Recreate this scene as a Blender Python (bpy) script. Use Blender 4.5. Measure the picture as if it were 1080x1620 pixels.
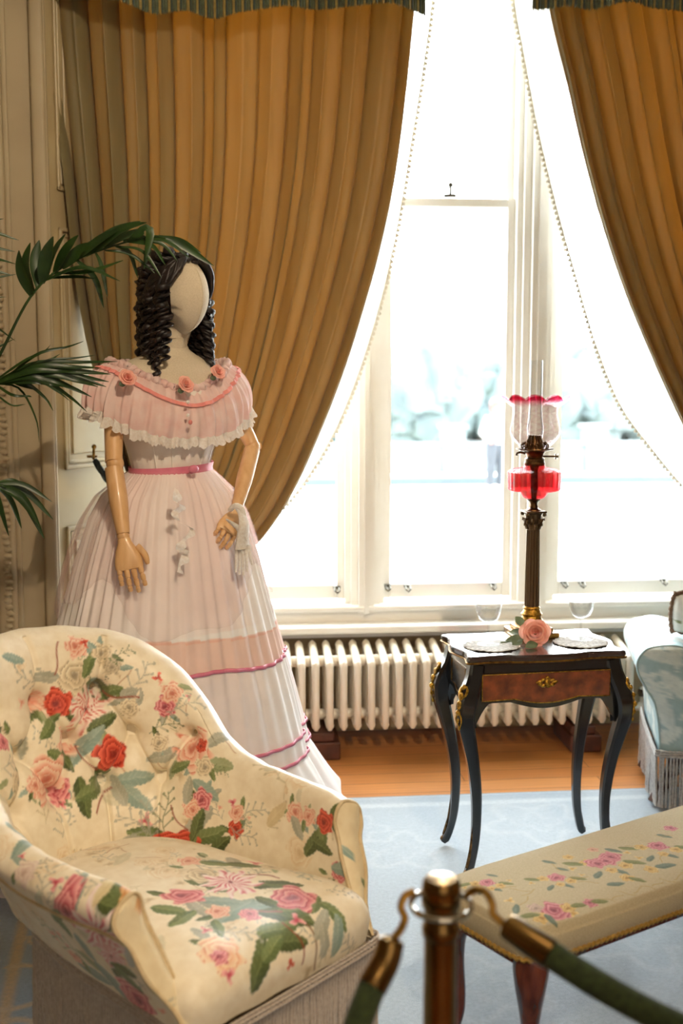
import bpy, bmesh, math, random
import numpy as np
from mathutils import Vector, Matrix

random.seed(7)
RNG = np.random.RandomState(7)
PI = math.pi
for o in list(bpy.data.objects):
    bpy.data.objects.remove(o, do_unlink=True)
SC = bpy.context.scene
COL = SC.collection

# ------------------------------------------------------------------ camera
FPX = 1900.0                      # focal length in pixels of the 1080x1620 frame
PITCH = math.radians(6.9)
YAW = math.radians(5.4)           # camera turned to the right of the window wall's normal
CAMH = 1.5
cam = bpy.data.objects.new('camera', bpy.data.cameras.new('camera'))
COL.objects.link(cam)
cam.location = (0, 0, CAMH)
cam.rotation_euler = (PI / 2 - PITCH, 0, -YAW)
cam.data.sensor_fit = 'VERTICAL'
cam.data.sensor_height = 36
cam.data.sensor_width = 24
cam.data.lens = FPX / 1620 * 36
cam.data.dof.use_dof = True
cam.data.dof.focus_distance = 3.35
cam.data.dof.aperture_fstop = 2.6
cam.data.clip_end = 200
SC.camera = cam

# ------------------------------------------------------------------ colour management
SC.view_settings.view_transform = 'Standard'
SC.view_settings.look = 'None'
SC.view_settings.exposure = 0.2
SC.view_settings.gamma = 1
SC.view_settings.use_curve_mapping = False
try:
    SC.cycles.use_denoising = True
    SC.cycles.max_bounces = 8
    SC.cycles.transparent_max_bounces = 16
    SC.cycles.caustics_reflective = False
    SC.cycles.caustics_refractive = False
    SC.cycles.sample_clamp_indirect = 6
except Exception:
    pass

# ------------------------------------------------------------------ world: bright hazy daylight
W = bpy.data.worlds.new('sky')
SC.world = W
W.use_nodes = True
nt = W.node_tree
nt.nodes.clear()
wo = nt.nodes.new('ShaderNodeOutputWorld')
bg = nt.nodes.new('ShaderNodeBackground')
sky = nt.nodes.new('ShaderNodeTexSky')
sky.sky_type = 'HOSEK_WILKIE'
sky.turbidity = 7
sky.ground_albedo = 0.6
sky.sun_direction = (0.3, -0.5, 0.8)
mixw = nt.nodes.new('ShaderNodeMix')
mixw.data_type = 'RGBA'
mixw.inputs[0].default_value = 0.85
mixw.inputs[7].default_value = (0.93, 0.97, 1.0, 1)
nt.links.new(sky.outputs[0], mixw.inputs[6])
nt.links.new(mixw.outputs[2], bg.inputs[0])
bg.inputs[1].default_value = 26.0
nt.links.new(bg.outputs[0], wo.inputs[0])


def lamp(name, kind, loc, energy, color, target=None, **kw):
    l = bpy.data.lights.new(name, kind)
    l.energy = energy
    l.color = color
    for k, v in kw.items():
        setattr(l, k, v)
    o = bpy.data.objects.new(name, l)
    o.location = loc
    if target is not None:
        d = Vector(target) - Vector(loc)
        o.rotation_euler = d.to_track_quat('-Z', 'Y').to_euler()
    COL.objects.link(o)
    return o


# added warm fill behind the camera; the rear wall has no window
lamp('rear_fill_light', 'AREA', (0.6, -2.2, 1.9), 22, (1.0, 0.86, 0.70), (0.1, 3.5, 1.1), shape='RECTANGLE', size=2.6, size_y=2.2)
# the ceiling spotlight that throws the palm's shadow on the wall
lamp('ceiling_spotlight', 'SPOT', (0.9, -0.6, 3.95), 410, (1.0, 0.80, 0.56), (-0.9, 3.6, 0.9), spot_size=1.0, spot_blend=0.6, shadow_soft_size=0.03)
lamp('overhead_fill_light', 'POINT', (0.7, 1.2, 3.2), 17, (1.0, 0.8, 0.56), shadow_soft_size=0.25)  # added overhead fill to warm the interior; no fitting hangs here


# ------------------------------------------------------------------ coordinates
cy_, sy_ = math.cos(YAW), math.sin(YAW)
cp_, sp_ = math.cos(PITCH), math.sin(PITCH)


def C2W(p):
    """camera-yaw frame (x right, y forward, z up) to room frame"""
    p = np.asarray(p, float)
    x, y = p[..., 0], p[..., 1]
    return np.stack([x * cy_ + y * sy_, -x * sy_ + y * cy_, p[..., 2]], -1)


def ray(px, py):
    u, v = (px - 540) / FPX, (810 - py) / FPX
    return np.array([u, cp_ + v * sp_, -sp_ + v * cp_])


def at(px, py, d):
    r = ray(px, py)
    return C2W(np.array([0, 0, CAMH]) + r * d / r[1])


def atz(px, py, z):
    r = ray(px, py)
    return C2W(np.array([0, 0, CAMH]) + r * (z - CAMH) / r[2])


def atY(px, py, Y):
    r = C2W(ray(px, py))
    return np.array([0, 0, CAMH]) + r * Y / r[1]


def zp(py, d):
    r = ray(540, py)
    return CAMH + r[2] * d / r[1]


def proj(P):
    P = np.asarray(P, float)
    x = P[..., 0] * cy_ - P[..., 1] * sy_
    y = P[..., 0] * sy_ + P[..., 1] * cy_
    z = P[..., 2] - CAMH
    f = y * cp_ - z * sp_
    v = y * sp_ + z * cp_
    return np.stack([540 + FPX * x / f, 810 - FPX * v / f, f], -1)


# ------------------------------------------------------------------ colours and materials
def s2l(c):
    if isinstance(c, str):
        c = [int(c[i:i + 2], 16) / 255 for i in (0, 2, 4)]
    c = np.asarray(c, float)
    return np.where(c <= 0.04045, c / 12.92, ((c + 0.055) / 1.055) ** 2.4)


def mat(name, c1, c2=None, scale=20, rough=0.6, metal=0, bump=0.0, bscale=None, trans=0, tcol=None, sheen=0, attr=False,
        coat=0, stretch=(1, 1, 1), spec=0.5, detail=3, alpha=1.0):
    m = bpy.data.materials.new(name)
    m.use_nodes = True
    t = m.node_tree
    b = t.nodes['Principled BSDF']
    out = t.nodes['Material Output']
    tc = t.nodes.new('ShaderNodeTexCoord')
    mp = t.nodes.new('ShaderNodeMapping')
    mp.inputs['Scale'].default_value = stretch
    t.links.new(tc.outputs['Object'], mp.inputs[0])
    nz = t.nodes.new('ShaderNodeTexNoise')
    nz.inputs['Scale'].default_value = scale
    nz.inputs['Detail'].default_value = detail
    t.links.new(mp.outputs[0], nz.inputs['Vector'])
    a = s2l(c1)
    bcol = s2l(c2) if c2 is not None else a * 0.86
    mx = t.nodes.new('ShaderNodeMix')
    mx.data_type = 'RGBA'
    rp = t.nodes.new('ShaderNodeMapRange')
    rp.inputs[1].default_value = 0.35
    rp.inputs[2].default_value = 0.65
    t.links.new(nz.outputs[0], rp.inputs[0])
    t.links.new(rp.outputs[0], mx.inputs[0])
    mx.inputs[6].default_value = (*a, 1)
    mx.inputs[7].default_value = (*bcol, 1)
    csock = mx.outputs[2]
    if attr:
        at_ = t.nodes.new('ShaderNodeAttribute')
        at_.attribute_name = 'Col'
        m2 = t.nodes.new('ShaderNodeMix')
        m2.data_type = 'RGBA'
        m2.blend_type = 'MULTIPLY'
        m2.inputs[0].default_value = 1
        t.links.new(at_.outputs['Color'], m2.inputs[6])
        t.links.new(csock, m2.inputs[7])
        csock = m2.outputs[2]
    t.links.new(csock, b.inputs['Base Color'])
    b.inputs['Roughness'].default_value = rough
    b.inputs['Metallic'].default_value = metal
    b.inputs['Specular IOR Level'].default_value = spec
    if sheen:
        b.inputs['Sheen Weight'].default_value = sheen
        b.inputs['Sheen Roughness'].default_value = 0.5
    if coat:
        b.inputs['Coat Weight'].default_value = coat
        b.inputs['Coat Roughness'].default_value = 0.12
    if bump:
        n2 = t.nodes.new('ShaderNodeTexNoise')
        n2.inputs['Scale'].default_value = bscale or scale * 4
        n2.inputs['Detail'].default_value = 2
        t.links.new(mp.outputs[0], n2.inputs['Vector'])
        bp = t.nodes.new('ShaderNodeBump')
        bp.inputs['Strength'].default_value = bump
        bp.inputs['Distance'].default_value = 0.004
        t.links.new(n2.outputs[0], bp.inputs['Height'])
        t.links.new(bp.outputs[0], b.inputs['Normal'])
    surf = b.outputs[0]
    if trans:
        tr = t.nodes.new('ShaderNodeBsdfTranslucent')
        if tcol is not None:
            tr.inputs[0].default_value = (*s2l(tcol), 1)
        else:
            t.links.new(csock, tr.inputs[0])
        ms = t.nodes.new('ShaderNodeMixShader')
        ms.inputs[0].default_value = trans
        t.links.new(surf, ms.inputs[1])
        t.links.new(tr.outputs[0], ms.inputs[2])
        surf = ms.outputs[0]
    if alpha < 1:
        tp = t.nodes.new('ShaderNodeBsdfTransparent')
        ms = t.nodes.new('ShaderNodeMixShader')
        ms.inputs[0].default_value = alpha
        t.links.new(tp.outputs[0], ms.inputs[1])
        t.links.new(surf, ms.inputs[2])
        surf = ms.outputs[0]
    t.links.new(surf, out.inputs[0])
    return m


def glass(name, tint=(1, 1, 1), attr=False, refl=0.6, rough=0.02, bump=0.0, bscale=60, ior=1.4):
    """thin clear glass: tinted see-through with fresnel reflections"""
    m = bpy.data.materials.new(name)
    m.use_nodes = True
    t = m.node_tree
    t.nodes.clear()
    out = t.nodes.new('ShaderNodeOutputMaterial')
    tp = t.nodes.new('ShaderNodeBsdfTransparent')
    tp.inputs[0].default_value = (*tint, 1)
    if attr:
        a = t.nodes.new('ShaderNodeAttribute')
        a.attribute_name = 'Col'
        t.links.new(a.outputs['Color'], tp.inputs[0])
    gl = t.nodes.new('ShaderNodeBsdfGlossy')
    gl.inputs['Roughness'].default_value = rough
    fr = t.nodes.new('ShaderNodeFresnel')
    fr.inputs[0].default_value = ior
    nz = t.nodes.new('ShaderNodeTexNoise')
    nz.inputs['Scale'].default_value = bscale
    bp = t.nodes.new('ShaderNodeBump')
    bp.inputs['Strength'].default_value = bump
    bp.inputs['Distance'].default_value = 0.01
    t.links.new(nz.outputs[0], bp.inputs['Height'])
    t.links.new(bp.outputs[0], gl.inputs['Normal'])
    t.links.new(bp.outputs[0], fr.inputs['Normal'])
    mu = t.nodes.new('ShaderNodeMath')
    mu.operation = 'MULTIPLY'
    mu.inputs[1].default_value = refl
    t.links.new(fr.outputs[0], mu.inputs[0])
    ms = t.nodes.new('ShaderNodeMixShader')
    t.links.new(mu.outputs[0], ms.inputs[0])
    t.links.new(tp.outputs[0], ms.inputs[1])
    t.links.new(gl.outputs[0], ms.inputs[2])
    t.links.new(ms.outputs[0], out.inputs[0])
    return m


# ------------------------------------------------------------------ mesh helpers
class MB:
    def __init__(s):
        s.V, s.F, s.n = [], [], 0

    def add(s, V, F):
        V = np.asarray(V, float).reshape(-1, 3)
        s.V.append(V)
        s.F += [tuple(int(i) + s.n for i in f) for f in F]
        s.n += len(V)
        return s

    def tube(s, *a, **k):
        return s.add(*tube(*a, **k))

    def box(s, *a, **k):
        return s.add(*box(*a, **k))

    def lathe(s, *a, **k):
        return s.add(*lathe(*a, **k))

    def ball(s, c, r, n=12):
        th = np.linspace(0, PI, n // 2 + 3)
        r = np.broadcast_to(np.asarray(r, float), (3,))
        prof = [(max(math.sin(t), 1e-4), -math.cos(t)) for t in th]
        V, F = lathe(prof, n)
        return s.add(V * r + np.asarray(c), F)

    def build(s, name, m, parent=None, **k):
        return mk(name, np.concatenate(s.V), s.F, m, parent, **k)


def gridF(nu, nv, cu=False, cv=False):
    """vertex index = i*nv + j"""
    I = np.arange(nu if cu else nu - 1)
    J = np.arange(nv if cv else nv - 1)
    i, j = np.meshgrid(I, J, indexing='ij')
    i2, j2 = (i + 1) % nu, (j + 1) % nv
    return np.stack([i * nv + j, i2 * nv + j, i2 * nv + j2, i * nv + j2], -1).reshape(-1, 4)


def cr(pts, n, closed=False):
    """Catmull-Rom through the points, n samples, even arc length"""
    P = np.asarray(pts, float)
    if closed:
        P = np.concatenate([P[-1:], P, P[:2]])
    else:
        P = np.concatenate([2 * P[:1] - P[1:2], P, 2 * P[-1:] - P[-2:-1]])
    segs = len(P) - 3
    out = []
    m = 24
    for k in range(segs):
        p0, p1, p2, p3 = P[k:k + 4]
        t = (np.arange(m) / m)[:, None]
        out.append(0.5 * ((2 * p1) + (-p0 + p2) * t + (2 * p0 - 5 * p1 + 4 * p2 - p3) * t ** 2 + (-p0 + 3 * p1 - 3 * p2 + p3) * t ** 3))
    out.append(P[-2:-1])
    Q = np.concatenate(out)
    L = np.concatenate([[0], np.cumsum(np.linalg.norm(np.diff(Q, axis=0), axis=1))])
    s = np.linspace(0, L[-1], n + 1)[:-1] if closed else np.linspace(0, L[-1], n)
    return np.stack([np.interp(s, L, Q[:, k]) for k in range(Q.shape[1])], -1)


def tube(pts, r, n=10, caps=True, sx=1.0, sy=1.0, up=None, closed=False, square=False):
    P = np.asarray(pts, float)
    m = len(P)
    r = np.broadcast_to(np.asarray(r, float), (m,))
    if closed:
        T = np.roll(P, -1, 0) - np.roll(P, 1, 0)
    else:
        T = np.gradient(P, axis=0)
    T /= np.maximum(np.linalg.norm(T, axis=1, keepdims=True), 1e-9)
    a = np.array(up if up is not None else (0, 0, 1), float)
    if abs(np.dot(a, T[0])) > 0.95:
        a = np.array((1.0, 0, 0)) if up is None else np.array((0.3, 1.0, 0.2))
    N = a - T[0] * np.dot(a, T[0])
    N /= np.linalg.norm(N)
    V = []
    if square:
        ang = []
        for k in range(4):
            ang += [k * PI / 2 + PI / 4 - 0.2, k * PI / 2 + PI / 4 + 0.2]
        ang = np.array(ang)
        rr = np.full(8, 1.18)
        n = 8
    else:
        ang = np.arange(n) * 2 * PI / n
        rr = np.ones(n)
    for i in range(m):
        N = N - T[i] * np.dot(N, T[i])
        N /= max(np.linalg.norm(N), 1e-9)
        B = np.cross(T[i], N)
        V.append(P[i] + r[i] * ((rr * np.cos(ang))[:, None] * N * sx + (rr * np.sin(ang))[:, None] * B * sy))
    F = gridF(m, n, closed, True).tolist()
    V = np.concatenate(V)
    if caps and not closed:
        F.append(list(range(n))[::-1])
        F.append(list(range((m - 1) * n, m * n)))
    return V, F


def lathe(prof, n=32, c=(0, 0, 0), caps=True, mod=None):
    p = np.asarray(prof, float)
    a = np.arange(n) * 2 * PI / n
    R, A = np.meshgrid(p[:, 0], a, indexing='ij')
    Z = np.repeat(p[:, 1][:, None], n, 1)
    if mod is not None:
        R, Z = mod(R, Z, A)
    V = np.stack([R * np.cos(A), R * np.sin(A), Z], -1).reshape(-1, 3) + np.asarray(c)
    F = gridF(len(p), n, False, True)[:, ::-1].tolist()
    if caps:
        F.append(list(range(n))[::-1])
        F.append(list(range((len(p) - 1) * n, len(p) * n)))
    return V, F


def box(c, s, rz=0, bev=0.0, seg=1, R=None):
    bm = bmesh.new()
    bmesh.ops.create_cube(bm, size=1)
    for v in bm.verts:
        v.co = Vector((v.co.x * s[0], v.co.y * s[1], v.co.z * s[2]))
    if bev:
        bmesh.ops.bevel(bm, geom=bm.edges[:], offset=bev, segments=seg, affect='EDGES', profile=0.5)
    V = np.array([v.co[:] for v in bm.verts])
    bm.verts.ensure_lookup_table()
    F = [[v.index for v in f.verts] for f in bm.faces]
    bm.free()
    if R is not None:
        V = V @ np.asarray(R).T
    if rz:
        c_, s_ = math.cos(rz), math.sin(rz)
        V = V @ np.array([[c_, s_, 0], [-s_, c_, 0], [0, 0, 1]])
    return V + np.asarray(c), F


def prism(poly, h, ax='y', y0=0.0):
    """2D polygon (x,z) extruded along +y from y0 by h"""
    P = np.asarray(poly, float)
    n = len(P)
    A = np.stack([P[:, 0], np.full(n, y0), P[:, 1]], -1)
    B = A + np.array([0, h, 0])
    V = np.concatenate([A, B])
    F = [list(range(n)), list(range(2 * n - 1, n - 1, -1))]
    F += [[i, i + n, (i + 1) % n + n, (i + 1) % n] for i in range(n)]
    return V, F


def mk(name, V, F, m, parent=None, smooth=True, col=None, loc=None, angle=40):
    me = bpy.data.meshes.new(name)
    me.from_pydata(np.asarray(V, float).tolist(), [], F.tolist() if hasattr(F, 'tolist') else [list(f) for f in F])
    if col is not None:
        a = me.color_attributes.new('Col', 'FLOAT_COLOR', 'POINT')
        c = np.ones((len(V), 4), np.float32)
        c[:, :3] = col
        a.data.foreach_set('color', c.ravel())
    me.materials.append(m)
    if smooth:
        me.polygons.foreach_set('use_smooth', [True] * len(me.polygons))
        if angle:
            try:
                me.set_sharp_from_angle(angle=math.radians(angle))
            except Exception:
                pass
    me.update()
    o = bpy.data.objects.new(name, me)
    COL.objects.link(o)
    if parent is not None:
        o.parent = parent
    if loc is not None:
        o.location = loc
    return o


def thing(name, label, cat, loc=(0, 0, 0), rz=0.0, group=None):
    o = bpy.data.objects.new(name, None)
    o.empty_display_size = 0.1
    COL.objects.link(o)
    o.location = tuple(float(v) for v in loc)
    o.rotation_euler = (0, 0, rz)
    o['label'] = label
    o['category'] = cat
    if group:
        o['group'] = group
    return o


def tag(o, label, cat, group=None):
    o['label'] = label
    o['category'] = cat
    if group:
        o['group'] = group
    return o


def cords(path, nrm, spacing, z0, z1, r, out=.004, seed=0):
    """hanging bullion cords along a plan path, with a braided heading"""
    rs = np.random.RandomState(seed)
    L = np.concatenate([[0], np.cumsum(np.linalg.norm(np.diff(path, axis=0), axis=1))])
    mb = MB()
    n = int(L[-1] / spacing)
    zz = np.linspace(z0, z1, 9)
    for k in range(n):
        s = (k + .5) * spacing
        p = np.array([np.interp(s, L, path[:, 0]), np.interp(s, L, path[:, 1])])
        q = np.array([np.interp(s, L, nrm[:, 0]), np.interp(s, L, nrm[:, 1])])
        t = np.array([-q[1], q[0]])
        sway = rs.uniform(-.004, .004, 2)
        f = (z0 - zz) / (z0 - z1)
        o = out + sway[0] * f + .006 * np.sin(s * 22) * f
        l = sway[1] * f
        P = np.column_stack([p[0] + q[0] * o + t[0] * l, p[1] + q[1] * o + t[1] * l, zz])
        mb.tube(P, r * (1 + .18 * np.cos(np.arange(9) * PI)), 6, up=(1, 0, 0))
    for z, rr in ((z0 + .003, r * .9), (z0 - .006, r * 1.1), (z0 + .011, r * .7)):
        V = np.column_stack([path[::4, 0] + nrm[::4, 0] * (out + .002), path[::4, 1] + nrm[::4, 1] * (out + .002), np.full(len(path[::4]), z)])
        V[:, 2] += .0012 * np.sin(np.arange(len(V)) * 1.7)
        mb.tube(V, rr, 6)
    return mb


def struct(o):
    o['kind'] = 'structure'
    return o


def rotz(V, a):
    c_, s_ = math.cos(a), math.sin(a)
    V = np.asarray(V, float)
    return np.stack([V[..., 0] * c_ - V[..., 1] * s_, V[..., 0] * s_ + V[..., 1] * c_, V[..., 2]], -1)


def to_local(V, o):
    return rotz(np.asarray(V, float) - np.array(o.location), -o.rotation_euler[2])


def to_world(V, o):
    return rotz(V, o.rotation_euler[2]) + np.array(o.location)


def copy_tree(o, parent=None):
    c = o.copy()
    COL.objects.link(c)
    c.parent = parent
    for ch in list(o.children):
        copy_tree(ch, c)
    return c


def vnormals(V, F):
    F = np.asarray(F)
    n = np.cross(V[F[:, 2]] - V[F[:, 0]], V[F[:, 3]] - V[F[:, 1]])
    N = np.zeros_like(V)
    for k in range(4):
        np.add.at(N, F[:, k], n)
    return N / np.maximum(np.linalg.norm(N, axis=1, keepdims=True), 1e-12)


# ------------------------------------------------------------------ printed / woven flower pattern on cloth
def hsh(x, y=0.0):
    return np.modf(np.abs(np.sin(x * 12.9898 + y * 78.233) * 43758.5453))[0]


def motif_rgba(kind, u, v, c, seed):
    """u,v in -1..1 motif space. returns rgb (linear) and alpha"""
    c = [s2l(k) for k in c]
    if kind in ('rose', 'peony', 'bud', 'leaf'):
        wk = .05 if kind != 'leaf' else .025
        u, v = (u + wk * np.sin(6.1 * v + seed) + wk * .6 * np.sin(13 * v + 2.1 * seed), v + wk * np.sin(5.3 * u + 1.7 * seed) + wk * .6 * np.sin(11 * u + seed))
    r = np.sqrt(u * u + v * v)
    a = np.arctan2(v, u)
    n = len(u)
    rgb = np.zeros((n, 3))
    al = np.zeros(n)
    sm = lambda e0, e1, x: np.clip((x - e0) / (e1 - e0), 0, 1)
    if kind == 'rose':
        edge = 0.86 + 0.1 * np.cos(5 * a + seed) + 0.05 * np.cos(9 * a + 2 * seed)
        al = 1 - sm(edge - 0.06, edge, r)
        cu, cv = u - 0.12 * math.cos(seed), v - 0.12 * math.sin(seed)
        rr = np.sqrt(cu * cu + cv * cv)
        aa = np.arctan2(cv, cu)
        sp = np.modf(rr * 3.6 + aa / (2 * PI) * 1.0 + 0.16 * np.cos(3 * aa + seed) + 10)[0]
        k = np.clip(sp * 1.25 - 0.05, 0, 1)
        k = k * (0.55 + 0.45 * sm(0.1, 0.75, rr))
        rgb = c[1] * (1 - k[:, None]) + c[0] * k[:, None]
        ln = np.clip(1 - np.abs(sp - .06) / .07, 0, 1) * .55 * sm(.1, .3, rr)
        rgb = rgb * (1 - ln[:, None]) + c[2] * ln[:, None]
        hl = np.clip(np.cos(aa - 2.2), 0, 1) * .25 * (sp > .6)
        rgb = rgb * (1 - hl[:, None]) + np.minimum(c[0] * 1.35, 1) * hl[:, None]
        dark = (1 - sm(0.12, 0.28, rr)) * 0.75
        rgb = rgb * (1 - dark[:, None]) + c[2] * dark[:, None]
    elif kind == 'peony':
        edge = 0.74 + 0.16 * np.cos(9 * a + seed) + 0.1 * np.cos(14 * a + 3 * seed) + 0.05 * np.cos(31 * a)
        al = 1 - sm(edge - 0.06, edge, r)
        st = 0.5 + 0.5 * np.cos(17 * a + 5 * np.sin(3.1 * r + seed) + 2 * np.cos(7 * r))
        st2 = 0.5 + 0.5 * np.cos(11 * r + 3 * np.cos(5 * a + seed))
        k = np.clip(st * 1.5 - 0.35, 0, 1) * np.clip(0.35 + st2, 0, 1)
        k = np.clip(k * (1.2 - 0.5 * r), 0, 1)
        rgb = c[0] * (1 - k[:, None]) + c[1] * k[:, None]
        dark = 1 - sm(0.03, 0.1, r)
        rgb = rgb * (1 - dark[:, None]) + c[2] * dark[:, None]
    elif kind == 'leaf':
        w = 0.42 * np.sqrt(np.clip(1 - np.abs(u) ** 1.8, 0, 1)) * (1 - 0.15 * u) + 0.02 * np.cos(26 * u)
        al = (1 - sm(w - 0.05, w, np.abs(v))) * (np.abs(u) < 1)
        vein = np.exp(-(v / 0.03) ** 2) + 0.6 * np.exp(-((np.modf(np.abs(u * 3.5 - np.abs(v) * 3 + 8))[0] - 0.5) / 0.09) ** 2)
        side = (v > 0) * 0.35
        k = np.clip(0.55 * vein + side, 0, 1)
        rgb = c[0] * (1 - k[:, None]) + c[1] * k[:, None]
    elif kind == 'sprig':
        al = np.exp(-((v - 0.12 * np.sin(3 * u + seed)) / 0.028) ** 2) * (np.abs(u) < 0.95)
        for q in range(7):
            u0 = -0.75 + q * 0.26
            s_ = 1 if q % 2 else -1
            x = u - u0
            y = (v - 0.12 * np.sin(3 * u0 + seed)) * s_
            L = 0.42 - 0.03 * q
            d = np.abs(y - 1.1 * x)
            al = np.maximum(al, np.exp(-(d / 0.05) ** 2) * (x > 0) * (x < L))
            dd = np.sqrt((x - L) ** 2 + (y - 1.1 * L) ** 2)
            al = np.maximum(al, (dd < 0.075) * 0.9)
        al = al * 0.85
        rgb = np.repeat(c[0][None], n, 0)
    elif kind == 'stem':
        yy = 0.16 * np.sin(2.4 * u + seed)
        al = np.exp(-((v - yy) / 0.05) ** 2) * (np.abs(u) < 0.95)
        rgb = np.repeat(c[0][None], n, 0)
    elif kind == 'bud':
        edge = 0.55 + 0.3 * np.cos(3 * a + seed)
        al = 1 - sm(edge - 0.08, edge, r)
        k = sm(0.1, 0.6, r)
        rgb = c[1] * (1 - k[:, None]) + c[0] * k[:, None]
    elif kind == 'dot':
        al = 1 - sm(0.7, 1.0, r)
        rgb = np.repeat(c[0][None], n, 0)
    elif kind == 'damask':
        edge = 0.7 + 0.2 * np.cos(6 * a + seed)
        al = (1 - sm(edge - 0.05, edge, r)) * (0.5 + 0.5 * (np.cos(14 * r + 2 * np.cos(6 * a)) > -0.2))
        rgb = np.repeat(c[0][None], n, 0)
    return rgb, al


RED = ('E86A50', 'B0281C', '6A1010')
PINK = ('F3B4B4', 'C2455A', '7A2038')
PALE = ('F6DCC8', 'E8A088', 'C05A48')
CRM = ('F2E6CC', 'C9B896', '8A8070')
PEO = ('F8E8DC', 'D05A50', '7A2A20')
PEOP = ('FAEAE6', 'D0506A', '8A2A40')
GRN = ('66784A', '9AA872')
DGRN = ('4E5C36', '84925C')
BLU = ('8CA49A', 'B4C4B8')
GRY = ('A8AA9A', 'CACABA')
TWG = ('9A4A38',)


def find_px(Vw, Nw, px, py, tol=7):
    P = proj(Vw)
    cw = np.array([0, 0, CAMH])
    face = np.einsum('ij,ij->i', Nw, cw - Vw) > 0
    d = np.hypot(P[:, 0] - px, P[:, 1] - py)
    ok = face & (d < tol)
    if not ok.any():
        ok = face & (d < tol * 4)
        if not ok.any():
            return None
    idx = np.where(ok)[0]
    near = P[idx, 2] < P[idx, 2].min() + 0.03
    idx = idx[near]
    return idx[np.argmin(d[idx])]


def paint(Vw, Nw, colr, motifs, jitter=0.0):
    """motifs: (kind, px, py, radius m, angle deg, palette[, stretch]) placed on the surface where that spot of the cloth lies"""
    for q, mo in enumerate(motifs):
        kind, px, py, R, ang, pal = mo[:6]
        asp = mo[6] if len(mo) > 6 else 1.0
        i = find_px(Vw, Nw, px, py)
        if i is None:
            continue
        colr = stamp(Vw, Nw, colr, i, kind, R, ang, pal, asp, q)
    return colr


def bouquet(motifs, seed=1, ppm=720):
    """leaves and buds tucked in behind the larger blooms"""
    rs = np.random.RandomState(seed)
    out = []
    pal = [GRN, DGRN, BLU, GRY, ('9AA67E', 'B8BE98')]
    for mo in motifs:
        if mo[0] in ('rose', 'peony') and mo[3] > .024:
            for k in range(rs.randint(3, 6)):
                a = rs.uniform(0, 2 * PI)
                d = mo[3] * ppm * rs.uniform(.85, 1.25)
                kd = rs.rand()
                if kd < .62:
                    out.append(('leaf', mo[1] + d * math.cos(a), mo[2] - d * .8 * math.sin(a), mo[3] * rs.uniform(.45, .75), math.degrees(a) + rs.uniform(-30, 30), pal[rs.randint(5)]))
                elif kd < .8:
                    out.append(('sprig', mo[1] + d * 1.2 * math.cos(a), mo[2] - d * math.sin(a), mo[3] * .8, math.degrees(a), pal[rs.randint(1, 5)]))
                else:
                    out.append(('bud', mo[1] + d * 1.2 * math.cos(a), mo[2] - d * math.sin(a), mo[3] * .35, math.degrees(a), (PINK, PALE, CRM)[rs.randint(3)]))
    return out + list(motifs)


def stamp(Vw, Nw, colr, i, kind, R, ang, pal, asp, q):
    c, N = Vw[i], Nw[i]
    sel = np.where((np.abs(Vw - c).max(1) < R * 1.25) & (Nw @ N > -0.1))[0]
    right = np.array([cy_, -sy_, 0.0])
    T1 = right - N * (right @ N)
    if np.linalg.norm(T1) < 0.2:
        T1 = np.array([0, 0, 1.0]) - N * N[2]
    T1 /= np.linalg.norm(T1)
    T2 = np.cross(N, T1)
    if T2[2] < 0:
        T2 = -T2
    d = Vw[sel] - c
    a, b = d @ T1, d @ T2
    ca, sa = math.cos(math.radians(ang)), math.sin(math.radians(ang))
    u, v = (a * ca + b * sa) / R, (-a * sa + b * ca) / (R * asp)
    rgb, al = motif_rgba(kind, u, v, pal, q * 1.7)
    al = (al * (np.abs(d @ N) < R * 0.9))[:, None]
    colr[sel] = colr[sel] * (1 - al) + rgb * al
    return colr


def scatter(Vw, Nw, colr, n, kinds, rmin, rmax, seed=3):
    rs = np.random.RandomState(seed)
    for q in range(n):
        i = rs.randint(len(Vw))
        kind, pal = kinds[rs.randint(len(kinds))]
        colr = stamp(Vw, Nw, colr, i, kind, rs.uniform(rmin, rmax), rs.uniform(0, 360), pal, 1.0, q)
    return colr
# ================================================================== MATERIALS
M = {}
M['wall'] = mat('cream_paint', 'AE9F80', 'A29274', 3, 0.55)
M['frame'] = mat('white_gloss_paint', 'FAF8F2', 'F5F2EA', 6, 0.3)
M['shutter'] = mat('ivory_paint', 'B4A47E', 'AA9872', 4, 0.4)
M['ceil'] = mat('ceiling_paint', 'E6DCC8', 'DDD2BC', 2, 0.8)
M['rad'] = mat('radiator_enamel', 'F1E8D8', 'EAE0CC', 8, 0.28)
M['brass'] = mat('aged_brass', 'A67C3C', '6E5026', 60, 0.3, 1.0, bump=0.1)
M['brassd'] = mat('dark_bronzed_brass', '7A5C3A', '4A3826', 80, 0.36, 1.0, bump=0.25)
M['gilt'] = mat('gilt_bronze', 'D8A848', '8A6420', 120, 0.32, 1.0, bump=0.5, bscale=300)
M['bronze'] = mat('brown_bronze', '6E5C44', '5C4A36', 4, .34, .85, stretch=(1, 1, .1))
M['steel'] = mat('tarnished_metal', '6E6A60', '4A463E', 60, 0.45, 0.8)
M['pglass'] = glass('window_glass', (0.97, 0.985, 0.98), refl=0.5)


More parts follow.
